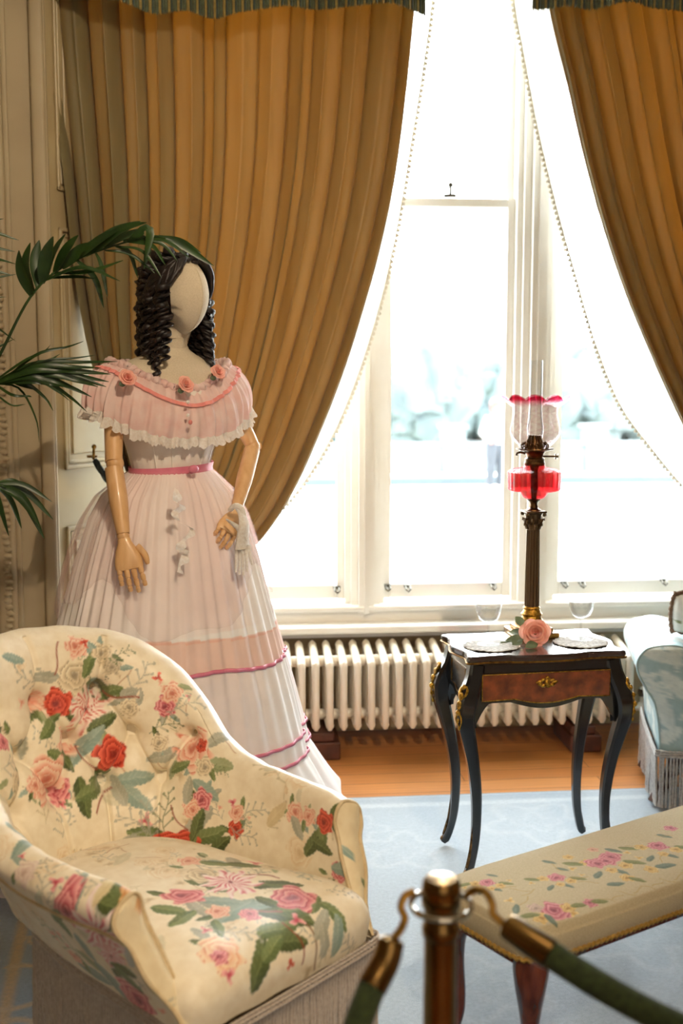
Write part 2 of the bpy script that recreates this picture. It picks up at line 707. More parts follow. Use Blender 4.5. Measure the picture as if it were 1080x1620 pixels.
def wood_floor():
    m = bpy.data.materials.new('oak_floorboards')
    m.use_nodes = True
    t = m.node_tree
    b = t.nodes['Principled BSDF']
    tc = t.nodes.new('ShaderNodeTexCoord')
    br = t.nodes.new('ShaderNodeTexBrick')
    br.inputs['Scale'].default_value = 1
    br.inputs['Brick Width'].default_value = 1.35
    br.inputs['Row Height'].default_value = 0.105
    br.inputs['Mortar Size'].default_value = 0.0016
    br.inputs['Mortar Smooth'].default_value = 0.2
    br.offset = 0.37
    br.inputs['Color1'].default_value = (*s2l('C2834A'), 1)
    br.inputs['Color2'].default_value = (*s2l('AE6E38'), 1)
    br.inputs['Mortar'].default_value = (*s2l('4A2812'), 1)
    t.links.new(tc.outputs['Object'], br.inputs[0])
    mp = t.nodes.new('ShaderNodeMapping')
    mp.inputs['Scale'].default_value = (2, 40, 1)
    t.links.new(tc.outputs['Object'], mp.inputs[0])
    nz = t.nodes.new('ShaderNodeTexNoise')
    nz.inputs['Scale'].default_value = 2
    nz.inputs['Detail'].default_value = 5
    t.links.new(mp.outputs[0], nz.inputs[0])
    mx = t.nodes.new('ShaderNodeMix')
    mx.data_type = 'RGBA'
    mx.blend_type = 'OVERLAY'
    mx.inputs[0].default_value = 0.35
    t.links.new(br.outputs[0], mx.inputs[6])
    t.links.new(nz.outputs[0], mx.inputs[7])
    t.links.new(mx.outputs[2], b.inputs[0])
    b.inputs['Roughness'].default_value = 0.3
    return m


M['floor'] = wood_floor()

# ================================================================== ROOM SHELL
YW = 4.85          # window plane
YP = 4.42          # face of the piers either side of the bay
CEIL = 4.1
XL, XR, YB = -2.7, 3.6, -2.5
px2x = lambda px, Y=YW: float(atY(px, 600, Y)[0])
py2z = lambda py, Y=YW, px=700: float(atY(px, py, Y)[2])
lights_px = [(262, 545), (608, 812), (880, 1120)]
ZB, ZT = py2z(946), 3.75           # sash opening bottom and top
bayL, bayR = px2x(85, YP), px2x(1185)
splL = px2x(225)


def wallbox(x0, x1, y0, y1, z0, z1):
    return box(((x0 + x1) / 2, (y0 + y1) / 2, (z0 + z1) / 2), (x1 - x0, y1 - y0, z1 - z0))


struct(mk('floor', *wallbox(XL - .1, XR + .1, YB - .1, YW + .25, -0.11, -0.01), M['floor'], smooth=False))
struct(mk('ceiling', *wallbox(XL - .1, XR + .1, YB - .1, YW + .25, CEIL, CEIL + 0.1), M['ceil'], smooth=False))
struct(mk('wall_left', *wallbox(XL - .1, XL, YB, YP, 0, CEIL), M['wall'], smooth=False))
struct(mk('wall_right', *wallbox(XR, XR + .1, YB, YP, 0, CEIL), M['wall'], smooth=False))
struct(mk('wall_rear', *wallbox(XL, XR, YB - .1, YB, 0, CEIL), M['wall'], smooth=False))
wb = MB()
wb.add(*wallbox(XL - .1, bayL, YP, YW + .25, 0, CEIL))
wb.add(*wallbox(bayR, XR + .1, YP, YW + .25, 0, CEIL))
z_s = py2z(985, 4.74)
wb.add(*wallbox(bayL, bayR, YW - 0.02, YW + .2, 0, z_s - 0.02))
wb.add(*wallbox(bayL, bayR, YW - 0.02, YW + .2, ZT + 0.1, CEIL))
wb.add(*wallbox(bayL, splL, YW - 0.0, YW + .2, z_s - 0.02, ZT + 0.1))
struct(wb.build('wall_front', M['wall'], smooth=False))

# window casing: mullions, head, sill
cs = MB()


def post(x0, x1, z0, z1, steps):
    for (ins, y0, y1) in steps:
        cs.add(*wallbox(x0 + ins, x1 - ins, y0, y1, z0, z1))


mull = [(lights_px[0][1], lights_px[1][0]), (lights_px[1][1], lights_px[2][0])]
for a, b in mull:
    post(px2x(a), px2x(b), ZB - 0.04, ZT + .06, [(0, YW - 0.02, YW + 0.12), (0.022, YW - 0.05, YW + 0.0), (0.05, YW - 0.085, YW), (0.072, YW - 0.1, YW)])
post(splL, px2x(lights_px[0][0]), ZB - .04, ZT + .06, [(0, YW - .02, YW + .12)])
post(px2x(lights_px[2][1]), bayR, ZB - .04, ZT + .06, [(0, YW - .02, YW + .12)])
cs.add(*wallbox(splL, bayR, YW - .06, YW + .12, ZT, ZT + .12))
struct(cs.build('trim_1', M['frame'], smooth=False))
sl = MB()
sl.add(*box(((bayL + bayR) / 2, YW - .04, z_s - .012), (bayR - bayL - .02, .26, .03), bev=.01, seg=3))
sl.add(*wallbox(bayL + .01, bayR - .01, YW - .06, YW + .12, z_s, ZB - 0.03))
sl.add(*box(((bayL + bayR) / 2, YW - .03, ZB - .022), (bayR - bayL - .02, .12, .024), bev=.008, seg=2))
sl.add(*wallbox(bayL + .01, bayR - .01, YW - .1, YW - .02, z_s - .055, z_s - .025))
struct(sl.build('trim_2', M['frame'], smooth=False))

# sash windows
ZM = py2z(318)
for n, (a, b) in enumerate(lights_px):
    x0, x1 = px2x(a), px2x(b)
    w = MB()
    sw = 0.03
    for (z0, z1, y) in ((ZB, ZM + .015, YW + .02), (ZM - .02, ZT, YW + .06)):
        w.add(*wallbox(x0, x0 + sw, y, y + .035, z0, z1))
        w.add(*wallbox(x1 - sw, x1, y, y + .035, z0, z1))
        bot = 0.06 if z0 == ZB else 0.035
        w.add(*box(((x0 + x1) / 2, y + .0175, z0 + bot / 2), (x1 - x0 - 2 * sw, .035, bot), bev=.004))
        w.add(*box(((x0 + x1) / 2, y + .0175, z1 - .0175), (x1 - x0 - 2 * sw, .035, .035), bev=.004))
    wo_ = struct(w.build('window_%d' % (n + 1), M['frame'], smooth=False))
    g = MB()
    g.add(*wallbox(x0 + sw, x1 - sw, YW + .036, YW + .04, ZB + .06, ZM - .02))
    g.build('glass_pane', M['pglass'], wo_, smooth=False)
    g = MB()
    g.add(*wallbox(x0 + sw, x1 - sw, YW + .076, YW + .08, ZM + .015, ZT - .035))
    g.build('glass_pane', M['pglass'], wo_, smooth=False)

    def lift(xc, zc, wd=.028):
        h = MB()
        h.box((xc, YW + .012, zc), (wd, .014, .012), bev=.003)
        h.tube([(xc - wd * .3, YW + .004, zc), (xc - wd * .3, YW - .016, zc - .01), (xc, YW - .02, zc - .018), (xc + wd * .3, YW - .016, zc - .01), (xc + wd * .3, YW + .004, zc)], .004, 6)
        h.build('sash_lift', M['steel'], wo_)
    for (hx, hy) in {0: [(533, 930)], 1: [(613, 927), (645, 928), (780, 925)], 2: [(893, 922), (921, 922), (1050, 918)]}[n]:
        p = atY(hx, hy, YW)
        lift(p[0], p[2], .03)
    f = MB()
    xc = (x0 + x1) / 2
    f.box((xc, YW + .03, ZM + .025), (.05, .02, .012), bev=.003)
    f.tube([(xc, YW + .02, ZM + .025), (xc, YW + .02, ZM + .06)], .006, 8)
    f.ball((xc, YW + .02, ZM + .066), .011, 10)
    f.build('sash_fastener', M['steel'], wo_)

# splayed shutter panelling at the left of the bay
sh = MB()
A_, B_ = np.array([bayL - .01, YP - .002]), np.array([splL, YW - .02])
dv = B_ - A_
Ls = np.linalg.norm(dv)
ang = math.atan2(dv[1], dv[0])
Rm = np.array([[math.cos(ang), -math.sin(ang), 0], [math.sin(ang), math.cos(ang), 0], [0, 0, 1]])
org = np.array([A_[0], A_[1], 0])


def shp(x0, x1, z0, z1, d0, d1, bev=0):
    V, F = box(((x0 + x1) / 2, -(d0 + d1) / 2, (z0 + z1) / 2), (x1 - x0, d1 - d0, z1 - z0), bev=bev)
    sh.add(V @ Rm.T + org, F)


shp(0, Ls, 0, ZT + .1, -.05, 0)
for (z0, z1) in ((.16, .92), (1.12, 2.0), (2.12, 3.0), (3.1, 3.7)):
    for (i0, d) in ((.055, .012), (.075, .006)):
        t_ = .014
        shp(i0, Ls - i0, z0 + i0 - .05, z0 + i0 - .05 + t_, 0, d, .003)
        shp(i0, Ls - i0, z1 - i0 + .05 - t_, z1 - i0 + .05, 0, d, .003)
        shp(i0, i0 + t_, z0 + i0 - .05, z1 - i0 + .05, 0, d, .003)
        shp(Ls - i0 - t_, Ls - i0, z0 + i0 - .05, z1 - i0 + .05, 0, d, .003)
    shp(.1, Ls - .1, z0 + .06, z1 - .06, 0, .006, .004)
struct(sh.build('trim_3', M['shutter'], smooth=False))

# pier mouldings at the left
pm_ = MB()
for (px, wd, dp) in ((83, .02, .02), (74, .05, .03), (66, .018, .018), (22, .02, .014), (12, .03, .03), (-2, .05, .038), (-16, .02, .014)):
    x = px2x(px, YP)
    pm_.add(*box((x, YP - dp / 2, 2.05), (wd, dp, 4.1), bev=min(wd, dp) * .4, seg=3))
struct(pm_.build('trim_4', M['wall']))
cv = MB()
x = px2x(5, YP)
for k in range(150):
    z = .35 + k * .0235
    cv.ball((x + .004 * math.sin(k * 1.3), YP - .036, z), (.016, .01, .0105), 7)
struct(cv.build('trim_5', M['wall']))
bb = MB()
for x0, x1 in ((XL, bayL), (bayR, XR)):
    bb.add(*box(((x0 + x1) / 2, YP - .015, .1), (x1 - x0, .03, .2), bev=.006, seg=2))
    bb.add(*box(((x0 + x1) / 2, YP - .02, .215), (x1 - x0, .035, .035), bev=.012, seg=3))
bb.add(*box(((bayL + bayR) / 2, YW - .03, .06), (bayR - bayL, .025, .12), bev=.006, seg=2))
struct(bb.build('baseboard_front', M['wall']))
br_ = MB()
br_.add(*box((XL + .015, (YB + YP) / 2, .1), (.03, YP - YB - .1, .2), bev=.006))
struct(br_.build('baseboard_left', M['wall']))

# ================================================================== OUTSIDE
M['terrace'] = mat('pale_gravel', 'E4E2DC', 'D8D6D0', 8, 0.9)
M['kerb'] = mat('wet_kerb', '26343A', '202C32', 3, 0.7)
M['gwall'] = mat('pale_render', '4E5658', '464D50', 3, 0.8)
M['hedge'] = mat('hedge_leaves', '434F4C', '333E40', 1.6, 0.8)
GZ = -0.9
g = MB()
g.add(*wallbox(-40, 60, YW + .45, 90, GZ - .1, GZ))
struct(g.build('floor_outside', M['terrace'], smooth=False))
k = MB()
k.box((4, 24.2, GZ + .06), (60, .3, .2), bev=.02)
struct(k.build('trim_6', M['kerb'], smooth=False))
gw = thing('garden_wall', 'low pale garden wall with square piers outside the window', 'wall', (4, 27.0, GZ))
m_ = MB()
m_.box((0, 0, .3), (50, .3, .6), bev=.02)
m_.box((0, 0, .64), (50, .42, .09), bev=.02)
m_.build('wall_body', M['gwall'], gw, smooth=False)
for q in range(14):
    m_ = MB()
    m_.box((-22 + q * 3.3, 0, .5), (.5, .5, 1.0), bev=.02)
    m_.box((-22 + q * 3.3, 0, 1.04), (.62, .62, .1), bev=.02)
    m_.build('pier', M['gwall'], gw, smooth=False)
rs = np.random.RandomState(5)


def bush(name, label, px, D, wd, ht, cat='bush'):
    c = at(px, 580, D)
    root = thing(name, label, cat, (c[0], c[1], GZ))
    mb = MB()
    n = 26
    for q in range(n):
        a, h = rs.uniform(0, 2 * PI), rs.uniform(.15, .85)
        r = wd * .42 * math.sqrt(rs.uniform(0, 1)) * (1.1 - .6 * h)
        V, F = lathe([(max(math.sin(t_), 1e-3), -math.cos(t_)) for t_ in np.linspace(0, PI, 9)], 12)
        V = V * (1 + .18 * np.sin(7 * V[:, :1] + q) * np.cos(6 * V[:, 1:2] + 2 * q) + .1 * np.cos(13 * V[:, 2:] + q))
        rr = rs.uniform(.16, .3) * ht
        mb.add(V * rr + np.array([r * math.cos(a), r * math.sin(a) * .5, ht * h]), F)
    mb.build('foliage', M['hedge'], root)
    mb = MB()
    mb.tube([(0, 0, 0), (.05, 0, ht * .4)], [.15, .08], 8)
    mb.build('trunk', mat('bark', '6A6258', None, 8, .9), root)


for (px, D, wd, ht, lab) in ((552, 37, 3.4, 2.5, 'hazy garden bush seen through the left window light'),
                             (665, 31, 3.4, 3.1, 'large grey-green bush behind the garden wall in the middle window light'),
                             (762, 39, 4.0, 2.6, 'pale bush behind the standing person outside'),
                             (915, 33, 3.4, 2.9, 'hazy bush outside seen just right of the oil lamp'),
                             (1010, 35, 4.4, 2.2, 'low hazy bush outside behind the right net curtain')):
    bush('garden_bush', lab, px, D, wd, ht)

# person outside
M['shirt'] = mat('white_shirt', '7C7A78', None, 5, .8)
M['trousers'] = mat('grey_trousers', '20252C', '1A1E24', 5, .8)
M['skin'] = mat('skin', '8A5A4A', None, 5, .6)
M['rhair'] = mat('reddish_hair', '50241C', None, 20, .6)
pc = at(786, 580, 23.2)
per = thing('person', 'person standing outside in a white top and grey trousers', 'person', (pc[0], pc[1], GZ), 0.3)


def skin_body(name, verts, edges, radii, m, parent, lvl=2):
    me = bpy.data.meshes.new(name)
    me.from_pydata(verts, edges, [])
    o = bpy.data.objects.new(name, me)
    COL.objects.link(o)
    md = o.modifiers.new('s', 'SKIN')
    for i, r in enumerate(radii):
        me.skin_vertices[0].data[i].radius = (r, r) if np.isscalar(r) else r
    me.skin_vertices[0].data[0].use_root = True
    o.modifiers.new('ss', 'SUBSURF').levels = lvl
    o.modifiers['ss'].render_levels = lvl
    me.materials.append(m)
    o.parent = parent
    return o


def build_person():
    v = [(0, 0, .95), (0, 0, 1.15), (0, 0, 1.38), (0, 0, 1.5), (0, -.01, 1.6), (0, -.01, 1.68),
         (.19, 0, 1.4), (.27, .02, 1.15), (.2, -.12, .98), (.17, -.18, .95), (-.19, 0, 1.4), (-.27, .02, 1.15), (-.2, -.12, .98), (-.17, -.18, .95),
         (.09, 0, .88), (.1, -.01, .5), (.1, .02, .08), (.11, -.12, .04), (-.09, 0, .88), (-.11, -.01, .5), (-.12, .02, .08), (-.13, -.12, .04)]
    e = [(0, 1), (1, 2), (2, 3), (3, 4), (4, 5), (2, 6), (6, 7), (7, 8), (8, 9), (2, 10), (10, 11), (11, 12), (12, 13),
         (0, 14), (14, 15), (15, 16), (16, 17), (0, 18), (18, 19), (19, 20), (20, 21)]
    r = [(.14, .1), (.13, .1), (.16, .1), .055, .09, .08, .055, .043, .033, .035, .055, .043, .033, .035, .08, .055, .04, .04, .08, .055, .04, .04]
    skin_body('body', v, e, r, M['skin'], per)
    lg = MB()
    for s in (1, -1):
        lg.tube([(s * .06, 0, .98), (s * .1, -.01, .75), (s * .11, -.01, .5), (s * .115, .01, .12)], [.13, .12, .09, .085], 12)
    lg.build('trousers', M['trousers'], per)
    t_ = MB()
    t_.tube([(0, 0, .92), (0, 0, 1.15), (0, 0, 1.38), (0, 0, 1.5)], [.19, .18, .2, .1], 14, sy=.75, up=(1, 0, 0))
    for s in (1, -1):
        t_.tube([(s * .15, 0, 1.42), (s * .22, 0, 1.3), (s * .29, .02, 1.14), (s * .22, -.1, 1.0)], [.09, .08, .07, .06], 10)
    t_.build('top', M['shirt'], per)
    h = MB()
    h.ball((0, .03, 1.68), (.115, .12, .13), 14)
    h.ball((0, .06, 1.6), (.1, .08, .12), 12)
    h.build('hair', M['rhair'], per)


build_person()

# ================================================================== RADIATOR
Yf, Yb = 4.50, 4.70
zt = py2z(1043, Yf)
zb_ = py2z(1152, Yf)
zt2 = py2z(1009, Yb)
x0r, x1r = px2x(395, Yf), px2x(1022, Yf)
rad = thing('radiator', 'long low cream cast iron column radiator under the window', 'radiator', ((x0r + x1r) / 2, (Yf + Yb) / 2, 0))
pitch = 22.3 / FPX * 4.6
nsec = int(round((x1r - x0r) / pitch))
s_ = MB()
dd = (Yb - Yf) / 2
for k, y in enumerate((-dd, 0, dd)):
    zz = zt + (zt2 - zt) * (k / 2)
    s_.tube([(0, y, zb_ + .004), (0, y, zb_ + .02), (0, y, (zb_ + zz) / 2), (0, y, zz - .02), (0, y, zz - .006), (0, y, zz)],
            [.008, .0145, .0145, .0145, .011, .004], 12, sy=1.15)
s_.tube([(0, -dd, zt - .018), (0, 0, (zt + zt2) / 2 - .014), (0, dd, zt2 - .018)], .0165, 12)
s_.tube([(0, -dd, zb_ + .022), (0, dd, zb_ + .022)], .0165, 12)
s_.tube([(-pitch / 2, 0, (zt + zt2) / 2 - .04), (pitch / 2, 0, (zt + zt2) / 2 - .04)], .022, 12)
s_.tube([(-pitch / 2, 0, zb_ + .04), (pitch / 2, 0, zb_ + .04)], .022, 12)
sec = s_.build('section', M['rad'], rad, loc=(x0r - rad.location[0] + pitch / 2, 0, 0))
for k in range(1, nsec):
    c = sec.copy()
    COL.objects.link(c)
    c.location = (sec.location[0] + k * pitch, 0, 0)
vx = x1r - rad.location[0]
v_ = MB()
v_.tube([(vx - .01, -.03, zb_ + .04), (vx + .05, -.03, zb_ + .04)], .012, 10)
v_.tube([(vx + .05, -.03, -.01), (vx + .05, -.03, zb_ + .09)], .011, 10)
v_.ball((vx + .05, -.03, zb_ + .045), .022, 12)
v_.build('pipe', M['frame'], rad)
v_ = MB()
v_.lathe([(.018, 0), (.022, .01), (.02, .03), (.012, .036)], 14, (vx + .05, -.03, zb_ + .09))
v_.build('valve_knob', M['steel'], rad)
M['block'] = mat('dark_stained_wood', '5A2E1C', '3E1E12', 14, .5)
for (px, lab) in ((511, 'dark wooden block under the radiator beside the dress hem'), (938, 'dark wooden block under the radiator behind the side table')):
    xx = px2x(px, Yf)
    b_ = MB()
    b_.box((0, 0, zb_ * .31 - .005), (.125, .26, zb_ * .6 + .01), bev=.005)
    b_.box((-.01, 0, zb_ * .8), (.1, .24, zb_ * .36), bev=.005)
    tag(b_.build('wooden_block', M['block'], smooth=False, loc=(xx, (Yf + Yb) / 2, 0)), lab, 'block', 'radiator blocks')

# ================================================================== RUG
M['rug'] = mat('blue_wool_pile', 'FFFFFF', 'E2E4E6', 90, .55, bump=.5, bscale=420, sheen=.75, attr=True, spec=0.45)
ry1 = float(atz(690, 1257, 0)[1])
rx0, rx1, ry0 = -1.75, 2.2, 1.2
nx, ny = 420, 330
X, Y = np.meshgrid(np.linspace(rx0, rx1, nx), np.linspace(ry0, ry1, ny), indexing='ij')
c = np.repeat(s2l('8598A6')[None], nx * ny, 0)
xf, yf = X.ravel(), Y.ravel()


def blend(mask, colr, a=1.0):
    global c
    m2 = (np.clip(mask, 0, 1) * a)[:, None]
    c = c * (1 - m2) + s2l(colr) * m2


g0, g1 = atz(42, 1434, 0), atz(4, 1618, 0)
dline = ((xf - g0[0]) * (g1[1] - g0[1]) - (yf - g0[1]) * (g1[0] - g0[0])) / math.hypot(g1[0] - g0[0], g1[1] - g0[1])
sgn = -1 if dline[(xf > 0)].mean() < 0 else 1
dl = dline * sgn      # positive towards the middle of the rug
blend((dl < -.015) * 1.0, '8E9FAC')
blend(np.exp(-((dl) / .016) ** 4), 'C8A468')
blend(np.exp(-((ry1 - .09 - yf) / .02) ** 4) * (dl > 0), 'B9C3C6', .7)
for (px, py, R, w_) in ((40, 1560, .1, .018), (75, 1478, .05, .014), (30, 1640, .07, .02), (90, 1640, .09, .02)):
    q = atz(px, py, 0)
    r_ = np.hypot(xf - q[0], yf - q[1])
    a_ = np.arctan2(yf - q[1], xf - q[0])
    blend(np.exp(-((r_ - R * (1 + .12 * np.cos(3 * a_))) / w_ * 1.6) ** 4) * (a_ < 2.2), 'CDB184')
for (px, py, R) in ((640, 1345, .16), (850, 1300, .2), (560, 1310, .12), (1000, 1480, .2), (770, 1560, .18), (480, 1500, .2)):
    q = atz(px, py, 0)
    r_ = np.hypot(xf - q[0], yf - q[1]) / R
    a_ = np.arctan2(yf - q[1], xf - q[0])
    wv = r_ - (.75 + .2 * np.cos(5 * a_ + px))
    blend(np.exp(-(wv / .09) ** 2) + .6 * np.exp(-((r_ - .3 - .1 * np.cos(4 * a_)) / .06) ** 2), 'C9D0CC', .22)
Z = np.full(xf.shape, .0) - .009 * (np.clip(1 - (ry1 - yf) / .01, 0, 1))
rug = mk('rug', np.stack([xf, yf, Z], -1), gridF(nx, ny), M['rug'], col=c)
rug2 = MB()
rug2.box(((rx0 + rx1) / 2, (ry0 + ry1) / 2, -.0055), (rx1 - rx0, ry1 - ry0, .009))
rug2.build('backing', mat('jute_backing', 'A0A8AC', None, 60, .9), rug, smooth=False)
tag(rug, 'large pale blue wool rug with gold border and cream scrolls on the floorboards', 'rug')

# ================================================================== CURTAINS
M['gold'] = mat('gold_satin', '7E7350', '716544', 3, .5, trans=.027, tcol='F08A1C', sheen=.12, stretch=(5, 5, .4), spec=.35, bump=.08, bscale=260)
M['net'] = mat('white_net', 'F6F4EE', 'FFFFFF', 200, .8, trans=.5, alpha=.8)
M['lace'] = mat('cotton_lace', 'EFEAE0', 'DCD6C8', 200, .8, trans=.3)


def curtain(root, name, Lp, Rp, Y, m, nf, amp, nu=420, nv=110, seed=0, tie=.05, dy=0.0):
    o = np.array(root.location)
    L = cr([atY(p[0], p[1], Y) for p in Lp], nv)
    R = cr([atY(p[0], p[1], Y) for p in Rp], nv)
    u = np.linspace(0, 1, nu)
    rs = np.random.RandomState(seed)
    ph = np.zeros(nu)
    for k in range(1, 9):
        ph += rs.uniform(-1.1, 1.1) / k * np.sin(2 * PI * k * u + rs.uniform(0, 6))
    wd = rs.uniform(.45, 1.45, 64)
    V = np.zeros((nu, nv, 3))
    W_ = np.linalg.norm(R[:, :] - L[:, :], axis=1)
    for j in range(nv):
        v = j / (nv - 1)
        P = L[j] * (1 - u)[:, None] + R[j] * u[:, None]
        th = 2 * PI * nf * u + 2.2 * ph + .5 * np.sin(3 * v + 5 * u)
        a = amp * np.interp(u * nf, np.arange(64), wd) * (.75 + .5 * v) * min(1, .3 + W_[j] / .5)
        cz = np.abs(np.cos(th / 2))
        f = 1.6 * (1 - cz ** .55) - .5 + .10 * np.cos(2.0 * th + 1.0 + 4 * u) + .10 * np.cos(.5 * th + 2)
        P[:, 1] += a * f + dy * v
        tv = (R[j] - L[j]) / max(W_[j], 1e-3)
        lat = -(a * .5 * np.sin(2 * th) * .35) * np.clip(W_[j] * 2, 0, 1) * np.sin(PI * u) ** .3
        P += lat[:, None] * tv
        V[:, j] = P
    return mk(name, V.reshape(-1, 3) - o, gridF(nu, nv), m, root, angle=None)


YC = 4.5
cl = thing('curtain', 'gold satin curtain swept back to the left behind the mannequin', 'curtain', atY(215, 800, YC), 0, 'gold window curtains')
Lp = [(66, -120), (70, 0), (86, 150), (106, 310), (118, 420), (131, 500), (146, 570), (168, 655), (196, 730), (214, 790)]
Rp = [(668, -120), (655, 10), (641, 150), (624, 280), (600, 395), (574, 490), (546, 580), (512, 670), (470, 765), (430, 832), (393, 870), (330, 893), (270, 880), (226, 812)]
curtain(cl, 'drape', Lp, Rp, YC, M['gold'], 13, .055, seed=2, nu=640)
Lp2 = [(214, 790), (205, 850), (200, 1000), (198, 1150)]
Rp2 = [(226, 812), (262, 870), (280, 1000), (285, 1150)]
curtain(cl, 'curtain_tail', Lp2, Rp2, YC + .02, M['gold'], 7, .03, nu=160, nv=60, seed=4)
cr_ = thing('curtain', 'gold satin curtain sweeping to the right edge above the blue sofa', 'curtain', atY(1262, 800, YC), 0, 'gold window curtains')
Lp = [(850, -120), (866, 14), (893, 130), (920, 250), (950, 360), (985, 465), (1024, 560), (1060, 640), (1095, 712), (1140, 800), (1190, 860), (1240, 850), (1262, 812)]
Rp = [(1290, -120), (1290, 14), (1288, 150), (1285, 350), (1282, 500), (1280, 640), (1275, 790)]
curtain(cr_, 'drape', Lp, Rp, YC, M['gold'], 9, .05, seed=9, nu=520)
curtain(cr_, 'curtain_tail', [(1262, 812), (1240, 900), (1235, 1150)], [(1275, 790), (1300, 900), (1310, 1150)], YC + .02, M['gold'], 5, .03, nu=120, nv=50, seed=5)
# tieback cord with its hook
M['cord'] = mat('dark_green_cord', '33413F', '20302E', 90, .7, bump=.4)
tb = thing('curtain_tieback', 'dark green rope tieback on a brass hook left of the mannequin', 'tieback', atY(150, 728, YP), 0)
o = np.array(tb.location)
hk = MB()
h0 = atY(146, 722, YP + .04) - o
hk.lathe([(.02, -.004), (.02, .004), (.008, .006)], 14, h0)
hk.tube([h0, h0 + (0.01, -.05, -.005), h0 + (.012, -.06, .02), h0 + (.012, -.045, .035)], .005, 8)
hk.ball(h0 + np.array((.012, -.045, .038)), .009, 8)
hk.build('hook', M['brass'], tb)
path = cr([atY(150, 728, YP - .01) - o, atY(160, 745, YP - .02) - o, atY(178, 770, YP - .03) - o, atY(205, 800, YP - .03) - o, atY(240, 812, YP - .0) - o, atY(236, 800, YP + .16) - o, atY(190, 780, YP + .17) - o, atY(155, 738, YP + .02) - o], 80)
cd = MB()
for s in (0, PI):
    t_ = np.linspace(0, 50, 80)
    off = np.stack([np.zeros(80), np.cos(t_ + s), np.sin(t_ + s)], -1) * .007
    cd.tube(path + off, .0085, 7)
cd.build('cord', M['cord'], tb)

# net curtains with bobbled lace edges
nl = thing('net_curtain', 'white net curtain with lace edge beside the left gold curtain', 'curtain', atY(640, 400, 4.66), 0, 'net curtains')
Lp = [(600, -120), (590, 10), (585, 150), (570, 280), (550, 395), (520, 500), (490, 600), (450, 700), (400, 800), (330, 850)]
Rp = [(690, -120), (684, 0), (668, 120), (652, 220), (634, 330), (614, 430), (590, 520), (560, 610), (520, 700), (460, 790), (390, 850), (340, 870)]
curtain(nl, 'net', Lp, Rp, 4.66, M['net'], 5, .022, nu=160, nv=90, seed=3)


def lace_edge(root, pts, Y, side=1):
    o = np.array(root.location)
    P = cr([atY(a, b, Y) for a, b in pts], 260) - o
    mb = MB()
    for q in range(0, 260, 2):
        mb.ball(P[q] + np.array((side * .006, 0, 0)), (.008, .005, .008), 6)
    mb.tube(P, .0035, 6)
    mb.build('lace_edge', M['lace'], root)


lace_edge(nl, Rp, 4.66)
nr = thing('net_curtain', 'white net curtain with bobbled lace edge right of the oil lamp', 'curtain', atY(900, 400, 4.66), 0, 'net curtains')
Lp = [(800, -120), (812, 0), (828, 90), (850, 205), (880, 330), (908, 430), (940, 540), (980, 640), (1030, 710), (1080, 770), (1140, 830), (1200, 850)]
Rp = [(900, -120), (905, 14), (930, 130), (960, 250), (1000, 360), (1040, 465), (1080, 560), (1120, 640), (1150, 700), (1200, 760), (1230, 830)]
curtain(nr, 'net', Lp, Rp, 4.66, M['net'], 5, .022, nu=160, nv=90, seed=6)
lace_edge(nr, Lp, 4.66, -1)

# fringed valances
M['fringe'] = mat('green_and_gold_fringe', 'FFFFFF', 'DADADA', 60, .75, attr=True, bump=.3, sheen=.2)


def valance(label, pts, Y):
    o = atY(*pts[len(pts) // 2], Y)
    root = thing('valance', label, 'valance', o, 0, 'fringed valances over the window')
    P = cr([atY(a, b, Y) for a, b in pts], 1100)
    L = np.concatenate([[0], np.cumsum(np.linalg.norm(np.diff(P, axis=0), axis=1))])
    n = len(P)
    for nm, z0, z1, nv in (('fringe', 0, .13, 6), ('fabric', .125, .55, 8)):
        V = np.zeros((n, nv, 3))
        fold = .03 * np.sin(L * 14) + .014 * np.sin(L * 31 + 1)
        cordz = (np.sin(L * 2 * PI / .011) if nm == 'fringe' else 0 * L)
        for j in range(nv):
            f = j / (nv - 1)
            V[:, j] = P
            V[:, j, 2] += z0 + (z1 - z0) * f + (.004 * np.sin(L * 900) * (1 - f) if nm == 'fringe' else 0)
            V[:, j, 1] += fold + .0035 * cordz * (1 - .3 * f)
        if nm == 'fabric':
            V[:, :, 2] = np.maximum(V[:, :, 2], P[:, None, 2] + .125)
        k = np.modf(L / .033)[0]
        cc = np.where((k < .5)[:, None], s2l('5C6648'), np.where((k < .78)[:, None], s2l('A8904A'), s2l('3E5248')))
        cc = np.repeat(cc[:, None], nv, 1).reshape(-1, 3)
        mk(nm, V.reshape(-1, 3) - o, gridF(n, nv), M['fringe'], root, col=cc, angle=None)


valance('green and gold fringed valance above the left gold curtain', [(40, -60), (110, -14), (160, 0), (205, 10), (250, 21), (298, 13), (345, 31), (400, 18), (470, 8), (540, 14), (600, 7), (650, 14), (676, 20)], 4.36)
valance('green and gold fringed valance above the right gold curtain', [(843, 14), (870, 11), (905, 7), (940, 13), (1000, 8), (1060, 14), (1130, 14), (1200, -5)], 4.36)
